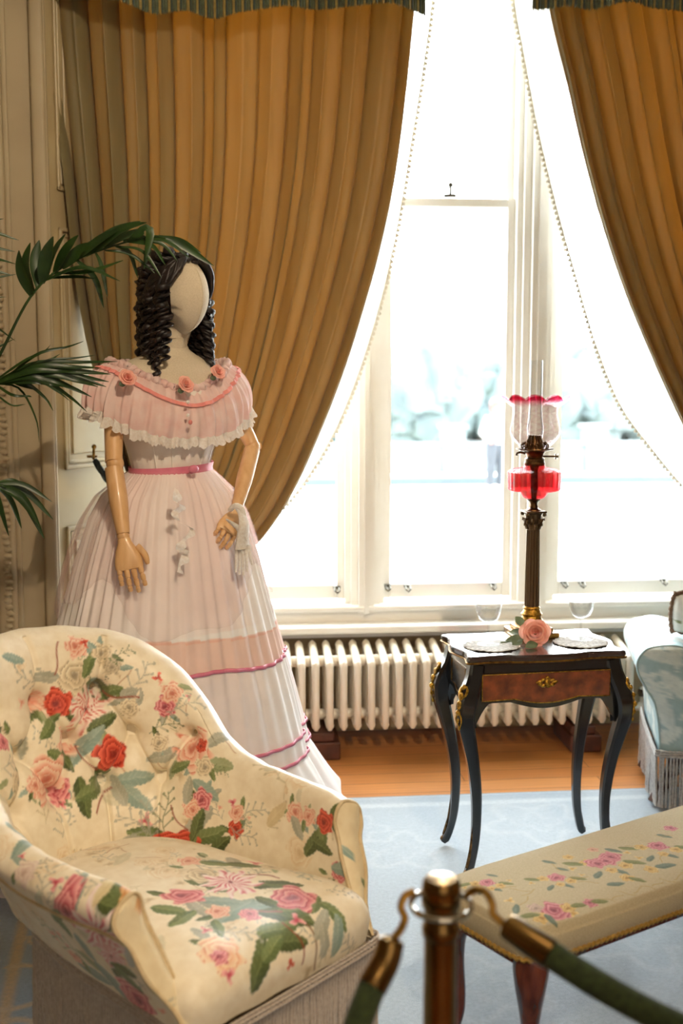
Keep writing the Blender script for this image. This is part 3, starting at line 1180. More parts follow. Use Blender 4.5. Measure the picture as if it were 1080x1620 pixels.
# ================================================================== MANNEQUIN
M['linen'] = mat('linen_cover', 'D6C8B0', 'CCBEA4', 260, .85, bump=.15, bscale=700)
M['beech'] = mat('beech_wood', 'DDB280', 'CFA06C', 6, .42, stretch=(8, 8, 1), coat=.15)
M['hair'] = mat('dark_brown_hair', '20130F', '0C0706', 60, .5, stretch=(1, 1, .3), spec=.6)
M['satin'] = mat('white_satin', 'F0E9E2', 'EBE2DA', 10, .5, sheen=.2)
M['dress'] = mat('white_organza', 'FFFFFF', 'F8F8F8', 14, .75, attr=True, trans=.12, sheen=.3)
M['sheer'] = mat('pink_organza', 'F8DCD6', 'F6D4D0', 14, .7, trans=.4, alpha=.2, sheen=.3)
M['bertha'] = mat('pale_pink_chiffon', 'F9E0DA', 'F3CFC9', 24, .75, trans=.3, sheen=.3)
M['ribbon'] = mat('rose_pink_ribbon', 'D97E94', 'CE7088', 30, .45)
M['ribbon2'] = mat('coral_ribbon', 'E8938A', 'DE847E', 30, .5)
M['wlace'] = mat('white_lace', 'FAF6F0', 'EEE6DC', 160, .8, trans=.3, bump=.6, bscale=400)
M['petal'] = mat('pink_petal', 'F6BEAC', 'F2AA98', 30, .6, trans=.25)
M['leafg'] = mat('silk_leaf', '6C7A5A', '546448', 30, .6, trans=.1)

PHI = math.radians(39.7)
mb0 = C2W([-.512, 3.6, 0])
man = thing('mannequin', 'jointed wooden arm mannequin with dark ringlets in a pink and white ball gown', 'mannequin', mb0, PHI - YAW)


def ml(px, py, d):
    return to_local(at(px, py, d), man)


zs = np.array([0.0, .12, .26, .36, .5, .7, .92, 1.05, 1.12, 1.17, 1.2])
sA = np.interp
SK_A = np.array([.555, .515, .465, .445, .41, .35, .285, .24, .205, .155, .122])
SK_F = np.array([.38, .35, .32, .305, .28, .245, .20, .17, .145, .115, .088])
SK_B = np.array([.50, .47, .43, .41, .38, .335, .28, .24, .20, .14, .09])


def skirt_pt(a, z, off=0.0, puff=0.0):
    A = np.interp(z, zs, SK_A)
    Fr = np.interp(z, zs, SK_F)
    Bk = np.interp(z, zs, SK_B)
    g = np.clip((1.2 - z) / 1.2, 0, 1)
    fo = (.034 * np.cos(7 * a + .7) + .022 * np.cos(11 * a + 2 + .5 * np.sin(z * 3)) + .010 * np.cos(19 * a + 1)) * g ** .8
    fo += .022 * np.cos(44 * a) * (1 - g) * np.clip(g * 14, 0, 1) + (.007 * np.cos(61 * a + 1) + .004 * np.cos(97 * a)) * (1 - g) ** 2
    k = 1 + fo + off / .4 + puff
    n = 2.0
    ca, sa = np.cos(a), np.sin(a)
    x = A * ca * k
    y = np.where(sa < 0, Fr, Bk) * sa * k
    return x, y


na, nz_ = 900, 240
aa = np.linspace(0, 2 * PI, na, endpoint=False)
zz = np.linspace(1.2, 0.0, nz_)
AA, ZZ = np.meshgrid(aa, zz, indexing='ij')
flare = np.clip((.27 - ZZ) / .27, 0, 1)
X, Y = skirt_pt(AA, ZZ, off=.008 * flare * np.cos(15 * AA) + .03 * flare ** .6)
rise = .05 + .09 * np.clip(np.cos(AA), 0, 1) * np.clip(np.sin(AA) + .6, 0, 1)
Zr = np.maximum(ZZ, 0) * (1 - rise * np.clip(1 - ZZ, 0, 1)) + rise * np.clip(1 - ZZ, 0, 1) ** 3 + .008 * flare * np.cos(9 * AA)
V = np.stack([X, Y, Zr], -1).reshape(-1, 3)
colr = np.repeat(s2l('FFFAF7')[None], len(V), 0)
zf = ZZ.ravel()
af = AA.ravel()
bz = .655 + .012 * np.sin(2 * af)


def setc(mask, colx, a_=1.0):
    global colr
    m_ = (np.clip(mask, 0, 1) * a_)[:, None]
    colr = colr * (1 - m_) + s2l(colx) * m_


setc(((zf < bz + .065) & (zf > bz - .03)) * 1.0, 'F4C6B2', .75)
setc((np.abs(zf - bz - .065) < .004) * 1.0, 'F0B49C', .7)
pk = .5 + .5 * np.cos(5 * af + 1.2)
setc((zf > .74) * pk, 'F3D5CE', .35)
setc((zf < .63) * (.5 + .5 * np.cos(4 * af)), 'F4DAD4', .5)
mk('skirt', V, gridF(na, nz_, True, False), M['dress'], man, col=colr, angle=None)


def zr(a, z):
    r_ = .05 + .09 * np.clip(np.cos(a), 0, 1) * np.clip(np.sin(a) + .6, 0, 1)
    return z * (1 - r_ * np.clip(1 - z, 0, 1)) + r_ * np.clip(1 - z, 0, 1) ** 3


def ring(name, z0, h, m, off=.008, n=720):
    a = np.linspace(0, 2 * PI, n, endpoint=False)
    V = []
    for k in (0, 1):
        zc = z0 + h * k + (.012 * np.sin(2 * a) if z0 > .5 else 0) + .004 * np.sin(7 * a)
        fl = np.clip((.27 - zc) / .27, 0, 1)
        x, y = skirt_pt(a, zc, off=off + .008 * fl * np.cos(15 * a) + .03 * fl ** .6)
        V.append(np.stack([x, y, zr(a, zc)], -1))
    V = np.stack(V, 1).reshape(-1, 3)
    o = mk(name, V, gridF(n, 2, True, False), m, man, angle=None)
    s = o.modifiers.new('t', 'SOLIDIFY')
    s.thickness = .002
    return o


for z0 in (.622, .352, .288):
    ring('ribbon_trim', z0, .0115, M['ribbon'])

# sheer overskirt gathered up in puffs
na2, nz2 = 700, 120
aa = np.linspace(0, 2 * PI, na2, endpoint=False)
zz = np.linspace(1.195, .70, nz2)
A2, Z2 = np.meshgrid(aa, zz, indexing='ij')
lowedge = .80 + .08 * np.cos(3 * A2 + 2.4) + .03 * np.cos(7 * A2)
t2 = (1.195 - Z2) / (1.195 - .70)
Z3 = 1.195 - t2 * (1.195 - lowedge)
puff = .10 * np.sin(PI * np.clip(t2, 0, 1)) ** .7 + .05 * np.sin(PI * t2) * np.cos(11 * A2) + .03 * np.abs(np.sin(2 * PI * t2)) * np.cos(5 * A2)
puff = .6 * puff * (.35 + 1.1 * np.clip(-np.cos(A2), 0, 1) + .3 * np.clip(np.sin(A2), 0, 1))
X, Y = skirt_pt(A2, Z3, off=.012, puff=puff)
mk('overskirt', np.stack([X, Y, Z3], -1).reshape(-1, 3), gridF(na2, nz2, True, False), M['sheer'], man, angle=None)
# curling ruffle edge down the front
rf = MB()
pts = [(276, 772), (273, 790), (284, 800), (270, 812), (283, 826), (300, 836), (290, 852), (278, 862), (282, 874), (292, 868), (284, 886), (280, 905)]
pth = cr([ml(a, b, 3.335) for a, b in pts], 90)
for i, p in enumerate(pth):
    pass
w_ = .014 * (1 + .5 * np.sin(np.arange(90) * .35))
V = np.concatenate([pth, pth + np.stack([w_ * .8, -.012 + .01 * np.cos(np.arange(90) * .6), -w_ * .5], -1)])
F = [(i, i + 1, i + 91, i + 90) for i in range(89)]
rf.add(V, F)
for pts in ([(282, 900), (262, 930), (235, 945), (205, 938)], [(150, 905), (135, 885), (122, 870), (112, 885)]):
    pth = cr([ml(a, b, 3.33) for a, b in pts], 40)
rf.build('ruffle', M['wlace'], man, angle=None)

# torso
TZ = [1.175, 1.2, 1.26, 1.33, 1.4, 1.45, 1.485, 1.505, 1.52, 1.535, 1.55, 1.575, 1.63]
TA = [.122, .120, .136, .155, .168, .178, .178, .160, .125, .086, .062, .050, .047]
TF = [.086, .085, .100, .122, .115, .100, .092, .084, .074, .062, .054, .048, .045]


def ell_body(z0, z1, off, n=96, nz=60, fr=None):
    z = np.linspace(z0, z1, nz)
    a = np.linspace(0, 2 * PI, n, endpoint=False)
    Z, A = np.meshgrid(z, a, indexing='ij')
    RA = np.interp(Z, TZ, TA) + off
    RF = np.interp(Z, TZ, TF) + off
    bust = .022 * np.exp(-((Z - 1.36) / .04) ** 2) * (np.exp(-((A - (3 * PI / 2 - .55)) / .35) ** 2) + np.exp(-((A - (3 * PI / 2 + .55)) / .35) ** 2))
    return np.stack([(RA + bust * .5) * np.cos(A), (RF + bust) * np.sin(A), Z], -1).reshape(-1, 3), gridF(nz, n, False, True)[:, ::-1]


V, F = ell_body(1.30, 1.63, 0)
mk('torso', V, F, M['linen'], man)
V, F = ell_body(1.185, 1.43, .004)
A_ = np.arctan2(V[:, 1], V[:, 0])
V[:, :2] *= (1 + .004 * np.cos(40 * A_) * (V[:, 2] < 1.25))[:, None]
bod = mk('bodice', V, F, M['satin'], man)
for a in (-2.35, -1.95, -1.2, -.75):
    z = np.linspace(1.2, 1.36, 14)
    aa_ = a + (z - 1.2) * (.5 if a > -PI / 2 else -.5)
    sm_ = MB()
    sm_.tube(np.stack([(np.interp(z, TZ, TA) + .007) * np.cos(aa_), (np.interp(z, TZ, TF) + .007) * np.sin(aa_), z], -1), .0022, 6)
    sm_.build('seam', M['satin'], bod)
# waist ribbon
a = np.linspace(0, 2 * PI, 120, endpoint=False)
V = []
for k in (0, 1, 2, 3):
    z = 1.186 + .008 * k + .006 * np.cos(a)
    V.append(np.stack([(np.interp(z, TZ, TA) + .014) * np.cos(a), (np.interp(z, TZ, TF) + .014) * np.sin(a), z], -1))
o = mk('waist_ribbon', np.stack(V, 1).reshape(-1, 3), gridF(120, 4, True), M['ribbon'], man)
k_ = MB()
k_.ball(ml(306, 742, 3.49), (.017, .01, .012), 12)
k_.build('knot', M['ribbon'], o)


# bertha collar
def bertha(a, t, off=0.0):
    fr = np.clip(-np.sin(a), 0, 1)
    sd = np.abs(np.cos(a))
    n_a, n_f = .19, np.where(np.sin(a) < 0, .098, .085)
    h_a, h_f = .275, np.where(np.sin(a) < 0, .135, .14)
    zn = 1.515 - .068 * fr ** 2.4 - .01 * (1 - sd)
    zh = 1.385 - .092 * fr ** 2 - .012 * np.abs(np.sin(2 * a))
    bul = np.sin(PI * np.clip(t, 0, 1)) ** .8
    ra = n_a + (h_a - n_a) * t ** .7 + .022 * bul * sd
    rf_ = n_f + (h_f - n_f) * t + .022 * bul
    g = .022 * np.cos(34 * a + 3 * t) * t ** .5 + .012 * np.cos(57 * a + 1) + .02 * np.cos(19 * a) * t
    x = (ra + off) * np.cos(a) * (1 + g)
    y = (rf_ + off) * np.sin(a) * (1 + g)
    z = zn + (zh - zn) * t + .012 * bul * sd
    return x, y, z


n1, n2 = 620, 50
A1, T1 = np.meshgrid(np.linspace(0, 2 * PI, n1, endpoint=False), np.linspace(0, 1, n2), indexing='ij')
x, y, z = bertha(A1, T1)
be = mk('bertha_collar', np.stack([x, y, z], -1).reshape(-1, 3), gridF(n1, n2, True), M['bertha'], man, angle=None)
# rolled gathered neckline
a = np.linspace(0, 2 * PI, 400, endpoint=False)
x, y, z = bertha(a, a * 0 + .02)
V, F = tube(np.stack([x, y, z + .003 * np.cos(60 * a)], -1), .011 + .003 * np.cos(48 * a), 9, closed=True)
mk('neck_ruche', V, F, M['bertha'], man, angle=None)
# coral ribbon on the collar
V = []
for k in (0, 1, 2):
    tt = .13 + .17 * np.clip(-np.sin(a), 0, 1) ** 3 + .035 * k
    x, y, z = bertha(a, tt, .009)
    V.append(np.stack([x, y, z], -1))
o = mk('collar_ribbon', np.stack(V, 1).reshape(-1, 3), gridF(400, 3, True), M['ribbon2'], man, angle=None)
# lace hem
n1 = 1200
a = np.linspace(0, 2 * PI, n1, endpoint=False)
V = []
for k in range(6):
    f = k / 5
    x, y, z = bertha(a, a * 0 + .97)
    s = 1 + (.02 + .05 * np.cos(52 * a)) * f
    V.append(np.stack([x * s, y * s, z - (.026 + .006 * np.abs(np.sin(78 * a))) * f + .004 * np.sin(31 * a)], -1))
mk('lace_trim', np.stack(V, 1).reshape(-1, 3), gridF(n1, 6, True), M['wlace'], man, angle=None)


def bloom(c, R, face, seed=0, n_out=3, mb=None, tight=1.0):
    """cupped petals spiralling out; face = direction the bloom looks"""
    mb = mb or MB()
    rs = np.random.RandomState(seed)
    f = np.asarray(face, float)
    f /= np.linalg.norm(f)
    u_ = np.cross(f, [0, 0, 1.0])
    u_ = u_ / np.linalg.norm(u_) if np.linalg.norm(u_) > .1 else np.array([1.0, 0, 0])
    v_ = np.cross(u_, f)
    for lay in range(n_out + 1):
        fr = (lay + .6) / (n_out + .6)
        cnt = 3 + lay
        for q in range(cnt):
            a0 = 2 * PI * q / cnt + lay * .7 + rs.uniform(-.2, .2)
            w = (2 * PI / cnt) * 1.35
            S, T = np.meshgrid(np.linspace(-1, 1, 9), np.linspace(0, 1, 7), indexing='ij')
            ang = a0 + S * w * .5
            rad = R * fr * (.30 + .70 * T ** .6) * (1 - .08 * S ** 2 * T) * (1 + .05 * rs.randn()) + R * .10 * fr * np.clip(T - .75, 0, 1) * 4 * (1 - S ** 2)
            hgt = R * (.85 - .38 * fr) * T ** .8 * (1 - .15 * S ** 2) - R * .22 * np.clip(T - .8, 0, 1) * 5 * fr + R * .04 * np.sin(5 * S + q) * T - R * .2
            P = np.stack([rad * np.cos(ang), rad * np.sin(ang), hgt], -1).reshape(-1, 3)
            mb.add(np.asarray(c) + P[:, :1] * u_ + P[:, 1:2] * v_ + P[:, 2:] * f, gridF(9, 7))
    return mb


for q, (px, py, d) in enumerate(((202, 597, 3.365), (294, 608, 3.455), (345, 588, 3.56))):
    c = ml(px, py, d)
    r_ = bloom(c, .024, (c[0] * .8, -1, .5), q, 3).build('fabric_rose', M['petal'], man, angle=None)
    lf = MB()
    lf.ball(c + np.array((-.015, .004, -.018)), (.011, .004, .008), 8)
    lf.build('leaf', M['leafg'], r_)
for q, (px, py) in enumerate(((297, 636), (297, 657), (301, 668))):
    c = ml(px, py, 3.44 if q < 2 else 3.435)
    b_ = MB()
    b_.ball(c, (.0055, .004, .0055) if q < 2 else (.007, .004, .007), 10)
    b_.build('button' if q < 2 else 'rosebud', M['satin'] if q < 2 else M['ribbon2'], man)

# head and neck
hc = ml(284, 478, 3.555)
hd = np.array([hc[0], hc[1], 1.705])
n, m_ = 40, 34
th = np.linspace(0.01, PI - .01, m_)
V = []
HY = math.radians(8)
for t in th:
    zc = math.cos(t)
    s = math.sin(t)
    lw = 1 - .30 * max(0, -zc) ** 1.6
    for k in range(n):
        a = 2 * PI * k / n
        x = .073 * s * math.cos(a) * lw
        y = .094 * s * math.sin(a)
        if y < 0:
            y *= 1.0 + .04 * max(0, -zc)
            y += .018 * zc * 0
        else:
            y *= 1 - .35 * max(0, -zc)
        z = .112 * zc
        # brow/nose ridge down the centre line of the face
        if y < 0:
            y -= .005 * math.exp(-((x) / .02) ** 2) * max(0, 1 - abs(zc + .1) * 1.2)
        x2 = x * math.cos(HY) - y * math.sin(HY)
        y2 = x * math.sin(HY) + y * math.cos(HY)
        V.append((hd[0] + x2, hd[1] + y2 - .005, hd[2] + z))
hb = MB()
F = gridF(m_, n, False, True)[:, ::-1].tolist()
hb.add(V, F)
nb = np.array([0, 0, 1.53])
hb.tube([nb + (0, 0, -.02), nb + (0, 0, .03), hd + (0, .012, -.075), hd + (0, .01, -.03)], [.056, .05, .046, .046], 24)
hb.build('head', M['linen'], man, angle=None)
sb = MB()
V_ = []
for t in np.linspace(.5, PI - .15, 26):
    y = -(.094 * math.sin(t) * (1 + .04 * max(0, -math.cos(t)))) - .0055 * max(0, 1 - abs(math.cos(t) + .1) * 1.2)
    V_.append((hd[0] - y * math.sin(HY), hd[1] + y * math.cos(HY) - .0055, hd[2] + .112 * math.cos(t)))
sb.tube(V_, .0011, 5)
sb.build('seam', M['linen'], man)
sb = MB()
sb.tube([(0 + .048 * math.cos(a), hd[1] * .4 + .048 * math.sin(a), 1.588 + .006 * math.sin(a)) for a in np.linspace(PI, 2 * PI, 16)], .0009, 5)
sb.build('neck_seam', M['linen'], man)

# ringlet wig
hw = MB()
rs = np.random.RandomState(11)


def ringlet(p, L, R, r, turns, lean=(0, 0), flip=1):
    t = np.linspace(0, 1, int(turns * 12))
    R_ = R * (1 - .35 * t)
    a = flip * 2 * PI * turns * t + rs.uniform(0, 6)
    pts = np.stack([p[0] + lean[0] * t + R_ * np.cos(a), p[1] + lean[1] * t + R_ * np.sin(a), p[2] - L * t], -1)
    hw.tube(pts, r * (1 - .3 * t), 6, sx=1.5, sy=.7)


def skull(az, el, k=1.0):
    """az: 0 = face, +-pi = back"""
    s, c = math.cos(el), math.sin(el)
    x, y = .086 * s * math.sin(az) * k, -.106 * s * math.cos(az) * k
    return np.array([hd[0] + x * math.cos(HY) - y * math.sin(HY), hd[1] + x * math.sin(HY) + y * math.cos(HY) + .006, hd[2] + .006 + .114 * c * k])


# cap: hair sheet over the back and crown
na_, ne_ = 60, 30
V = []
for i in range(na_):
    az = PI - (i / (na_ - 1) - .5) * 2 * (PI - 1.05)
    for j in range(ne_):
        el = PI / 2 - (j / (ne_ - 1)) * (PI / 2 + .55)
        k = 1.0 + .03 * math.sin(23 * az + 3 * el) + .02 * math.sin(9 * el)
        V.append(skull(az, el, k))
hw.add(V, gridF(na_, ne_))
for i in range(46):        # strands combed from the parting round to the sides
    s = 1 if i % 2 else -1
    a0 = rs.uniform(.1, 1.4)
    pts = []
    for t in np.linspace(0, 1, 16):
        az = s * ((.25 + .35 * a0) + t * (1.15 + .7 * a0)) + .09 * math.sin(9 * t + i)
        el = 1.25 - .25 * a0 - t * 1.55 + .05 * math.sin(12 * t + 2 * i)
        pts.append(skull(az, el, 1.07 + .05 * math.sin(PI * t) + .02 * math.sin(i)))
    hw.tube(cr(pts, 26), .0085 * (1.15 - np.linspace(0, 1, 26) * .4), 6)
for i in range(40):
    s = 1 if i % 2 else -1
    az = s * rs.uniform(1.1, 3.0)
    p = skull(az, rs.uniform(-.45, .55), rs.uniform(1.0, 1.22))
    ringlet(p, rs.uniform(.11, .17) + (.03 if abs(az) > 1.5 else 0), rs.uniform(.011, .019), .0075, rs.uniform(4, 7), (s * .008, 0), s)
for i in range(26):       # the long side clusters
    s = 1 if i % 3 else -1
    az = s * rs.uniform(1.25, 2.3)
    p = skull(az, rs.uniform(-.5, .1), rs.uniform(1.0, 1.3))
    ringlet(p, rs.uniform(.15, .2), rs.uniform(.012, .017), .007, rs.uniform(5, 8), (s * .012, rs.uniform(-.01, .01)), s)
for i in range(22):
    p = skull(rs.uniform(-2.7, -1.2) if i < 15 else rs.uniform(1.3, 2.6), rs.uniform(.35, 1.15), rs.uniform(1.08, 1.22))
    ringlet(p, rs.uniform(.05, .10), rs.uniform(.016, .026), .008, rs.uniform(1.5, 3), (rs.uniform(-.02, .02), rs.uniform(-.02, .02)), 1)
hw.build('ringlet_wig', M['hair'], man, angle=None)
bw = MB()
c = ml(298, 411, 3.5)
for s in (1, -1):
    bw.tube([c, c + (s * .018, 0, .010), c + (s * .034, 0, .006), c + (s * .03, 0, -.006), c + (s * .012, 0, -.004)], [.005, .009, .009, .007, .004], 8, sx=1, sy=.6)
bw.ball(c, (.007, .006, .007), 8)
bw.build('bow', M['hair'], man)


# arms
def limb(pts, r, n=16):
    mb = MB()
    mb.tube(cr(pts, 14), np.interp(np.linspace(0, 1, 14), np.linspace(0, 1, len(r)), r), n)
    return mb


def hand(wp, d, nrm, curl, parent, spread=.05, size=1.0, curls=None):
    """wp wrist point, d pointing direction, nrm back of hand"""
    wp, d, nrm = [np.asarray(q, float) for q in (wp, d, nrm)]
    d /= np.linalg.norm(d)
    nrm = nrm - d * (nrm @ d)
    nrm /= np.linalg.norm(nrm)
    sd = np.cross(d, nrm)
    mb = MB()
    V = []
    prof = [(0, .019, .016), (.012, .021, .017), (.035, .032, .016), (.065, .041, .0145), (.088, .0425, .0125), (.096, .038, .009)]
    for (s, w, t) in prof:
        for k in range(18):
            a = 2 * PI * k / 18
            V.append(wp + size * (d * s + sd * w * math.copysign(abs(math.cos(a)) ** .8, math.cos(a)) + nrm * t * math.copysign(abs(math.sin(a)) ** .8, math.sin(a))))
    F = gridF(6, 18, False, True).tolist() + [list(range(18))[::-1], list(range(90, 108))]
    mb.add(V, F)
    ho = mb.build('hand', M['beech'], parent)
    Ls = [.068, .078, .073, .056]
    for q in range(4):
        off = (q - 1.5) * .0205
        base = wp + size * (d * (.095 - .006 * abs(q - 1.3)) + sd * off)
        cq = (curls or [curl] * 4)[q]
        pts = [base]
        ang = cq * .3
        dd = d + sd * (q - 1.5) * spread
        dd /= np.linalg.norm(dd)
        for s in (.42, .32, .26):
            v = dd * math.cos(ang) - nrm * math.sin(ang)
            pts.append(pts[-1] + size * v * Ls[q] * s)
            ang += cq
        fm = MB()
        for k in range(3):
            p0, p1 = pts[k], pts[k + 1]
            e = (p1 - p0) * .08
            r0 = (.0088, .0082, .0074)[k] * size
            fm.tube([p0 + e, p0 + e * 2, (p0 + p1) / 2, p1 - e * 2, p1 - e * .8], [r0 * .7, r0, r0 * .97, r0 * .93, r0 * .6], 10)
            fm.ball(p0, r0 * .82, 8)
        fm.build('finger', M['beech'], ho)
    fm = MB()
    p0 = wp + size * (d * .03 - sd * .032)
    pts = [p0, p0 + size * (d * .028 - sd * .018 - nrm * .008), p0 + size * (d * .058 - sd * .022 - nrm * .018)]
    fm.tube(cr(pts, 8), [.011, .0115, .0105, .0098, .0098, .009, .008, .005], 10)
    fm.build('thumb', M['beech'], ho)
    return ho


S1, E1, W1 = ml(180, 640, 3.47), ml(180, 738, 3.40), ml(195, 848, 3.34)
limb([S1 + (0, 0, .02), (S1 + E1) / 2, E1 + (0, 0, .012)], [.028, .027, .0245]).build('upper_arm', M['beech'], man)
jb = MB()
jb.ball(E1 + (.004, 0, .008), .0255, 14)
jb.build('elbow_joint', M['beech'], man)
fa = limb([E1 + (0, 0, -.004), (E1 * .6 + W1 * .4), W1 + (0, 0, .006)], [.026, .027, .0185])
fa.build('forearm', M['beech'], man)
jb = MB()
jb.ball(W1, .018, 12)
jb.build('wrist_joint', M['beech'], man)
tgt = ml(212, 932, 3.30)
camdir = to_local(np.array([0, 0, 1.5]), man) - W1
hand(W1 + (tgt - W1) * .05, tgt - W1, camdir + np.array((-.3, 0, 0)), .22, man, .04, .93)

S2, E2, W2 = ml(362, 634, 3.72), ml(400, 706, 3.70), ml(374, 806, 3.56)
limb([S2, (S2 + E2) / 2, E2 + (S2 - E2) * .05], [.029, .027, .022]).build('upper_arm', M['beech'], man)
jb = MB()
jb.ball(E2, .022, 14)
jb.tube([E2 + (.014, 0, 0), E2 + (.026, 0, 0)], .011, 10)
jb.build('elbow_joint', M['beech'], man)
limb([E2 + (W2 - E2) * .06, (E2 * .6 + W2 * .4), W2 + (E2 - W2) * .04], [.0245, .025, .0175]).build('forearm', M['beech'], man)
jb = MB()
jb.ball(W2, .017, 12)
jb.build('wrist_joint', M['beech'], man)
tgt = ml(355, 850, 3.48)
hand(W2 + (tgt - W2) * .1, tgt - W2, camdir + np.array((.9, 0, .3)), .75, man, .02, .85)
st_ = MB()
st_.tube([(0, 0.05, 0.02), (0, 0.05, 1.2)], .016, 12)
st_.lathe([(.16, 0), (.16, .01), (.02, .02)], 30, (0, .05, 0))
st_.build('stand', M['steel'], man)

# lace glove held in the right hand
gv = thing('lace_glove', 'white lace glove hanging from the hand of the mannequin near the gold curtain', 'glove', at(378, 830, 3.47), PHI - YAW)
gl_ = lambda px, py, d: to_local(at(px, py, d), gv)
g_ = MB()
g_.tube(cr([gl_(376, 806, 3.5), gl_(383, 815, 3.47), gl_(386, 828, 3.45), gl_(384, 845, 3.45), gl_(383, 868, 3.45)], 16), np.interp(np.linspace(0, 1, 16), [0, .3, 1], [.012, .018, .03]), 14, sx=.45, sy=1, up=(0, 1, 0))
for q, (x1, y1) in enumerate(((373, 905), (379, 909), (385, 910), (391, 904), (399, 893))):
    x0 = 375 + q * 4.5
    g_.tube(cr([gl_(x0, 862, 3.45), gl_((x0 + x1) / 2, 882, 3.445), gl_(x1, y1, 3.45)], 10), np.linspace(.0075, .0045, 10), 8, sx=.55, sy=1, up=(0, 1, 0))
for q in range(7):
    g_.tube(cr([gl_(358 + q * 2, 822 + q * 2, 3.46), gl_(366 + q * 2, 826 + q, 3.44), gl_(378 + q * 2, 842 + 2 * q, 3.44)], 8), .003, 5)
g_.build('glove_body', M['wlace'], gv, angle=None)
g_ = MB()
g_.tube(cr([gl_(364, 806, 3.50), gl_(372, 800, 3.47), gl_(382, 804, 3.47), gl_(386, 816, 3.47)], 12), .008, 8)
g_.build('cuff', M['wlace'], gv)
# ================================================================== FLORAL ARMCHAIR
M['chintz'] = mat('floral_chintz', 'FFFFFF', 'F6F3EE', 40, .42, attr=True, sheen=.15, bump=.06, bscale=900, spec=.4)
M['piping'] = mat('cream_piping', 'D9C6A0', 'C9B48C', 60, .6)
M['cfringe'] = mat('taupe_bullion_fringe', 'C2B6AA', 'AC9E92', 120, .85, bump=.3, bscale=500, sheen=.3)
M['dwood'] = mat('dark_mahogany', '4A2418', '34180E', 8, .3, stretch=(6, 6, 1), coat=.4)
CREAM = s2l('F3E9D2')
FACE = math.radians(-129.7) - YAW
ch = thing('armchair', 'buttoned tub armchair in rose and leaf floral chintz with a taupe fringe', 'armchair', C2W([-.388, 2.478, 0]), FACE)

pl = [(.285, .255), (.298, .14), (.300, .0), (.290, -.13), (.245, -.25), (.14, -.345), (0, -.375)]
pl = pl + [(-x, y) for x, y in pl[::-1][1:]]
NS = 620
S = cr(pl, NS)
T = np.gradient(S, axis=0)
T /= np.linalg.norm(T, axis=1, keepdims=True)
NO = np.stack([-T[:, 1], T[:, 0]], -1)
NO *= np.sign((NO * (S - np.array([0, 0]))).sum(1))[:, None]
sarc = np.linspace(0, 1, NS)
dmid = np.abs(sarc - .5) * 2             # 0 at the back centre, 1 at the arm fronts
Hh = np.interp(dmid, [0, .12, .24, .34, .41, .47, .54, .66, .85, .95, 1.0], [.880, .873, .845, .79, .725, .655, .598, .572, .562, .562, .55])
kern = np.hanning(41)
kern /= kern.sum()
Hp = np.concatenate([np.full(20, Hh[0]), Hh, np.full(20, Hh[-1])])
Hh = np.convolve(Hp, kern, 'valid')
lean = np.interp(dmid, [0, .35, .6, 1], [.12, .10, .04, .02])
thick = np.interp(dmid, [0, .5, .7, 1], [.055, .045, .028, .024])
NP_ = 330


def section(H, tk, ob=-.06):
    return [(-tk - .02, .33), (-tk - .004, (.33 + H) / 2), (-tk + .004, H - .075), (-tk * .55, H - .02), (.008, H), (.042, H - .012), (.060, H - .036), (.056, H - .062), (.040, H - .088), (.5 * ob + .040, .5 * (H - .088) + .5 * .35), (.5 * ob + .004, .345), (ob, .285)]


V = np.zeros((NS, NP_, 3))
sect = np.zeros((NS, NP_, 2))
for i in range(NS):
    q = cr(section(Hh[i], thick[i], np.interp(dmid[i], [0, .5, .8, 1], [-.06, -.092, -.062, -.028])), NP_)
    sect[i] = q
    o_ = q[:, 0] + lean[i] * np.clip((q[:, 1] - .35) / .55, 0, 1.2)
    V[i, :, :2] = S[i] + NO[i] * o_[:, None]
    V[i, :, 2] = q[:, 1]
    fw = np.clip((dmid[i] - .70) / .30, 0, 1) ** 1.5
    push = .125 * fw * np.clip((Hh[i] - .04 - q[:, 1]) / .24, 0, 1) ** 1.1
    V[i, :, 1] += push
    V[i, :, 0] += np.sign(S[i, 0]) * .006 * fw * np.clip((.45 - q[:, 1]) / .16, 0, 1)
# buttoned tufting on the inside of the back
arc = (sarc - .5) * np.linalg.norm(np.diff(S, axis=0), axis=1).sum()
inner = np.zeros((NS, NP_))
for i in range(NS):
    inner[i] = (sect[i, :, 0] < -.02) & (sect[i, :, 1] < Hh[i] - .01)
btn = []
for r_, z in enumerate((.50, .61, .72)):
    for k in range(-2, 3):
        a_ = (k + (.5 if r_ % 2 else 0)) * .135
        if abs(a_) < .34 - (.07 if z > .7 else 0):
            btn.append((a_, z))
AR = np.repeat(arc[:, None], NP_, 1)
ZZ_ = V[:, :, 2]
disp = np.zeros((NS, NP_))
for (a_, z) in btn:
    d2 = np.hypot(AR - a_, ZZ_ - z)
    disp += .026 * np.exp(-(d2 / .017) ** 2) + .024 * np.exp(-(d2 / .045) ** 2)
for p in range(len(btn)):
    for q in range(p + 1, len(btn)):
        (a1, z1), (a2, z2) = btn[p], btn[q]
        if .08 < math.hypot(a1 - a2, z1 - z2) < .14 and abs(z1 - z2) > .05:
            tt = np.clip(((AR - a1) * (a2 - a1) + (ZZ_ - z1) * (z2 - z1)) / ((a2 - a1) ** 2 + (z2 - z1) ** 2), 0, 1)
            dl_ = np.hypot(AR - a1 - tt * (a2 - a1), ZZ_ - z1 - tt * (z2 - z1))
            disp += .014 * np.exp(-(dl_ / .006) ** 2) + .006 * np.exp(-(dl_ / .02) ** 2)
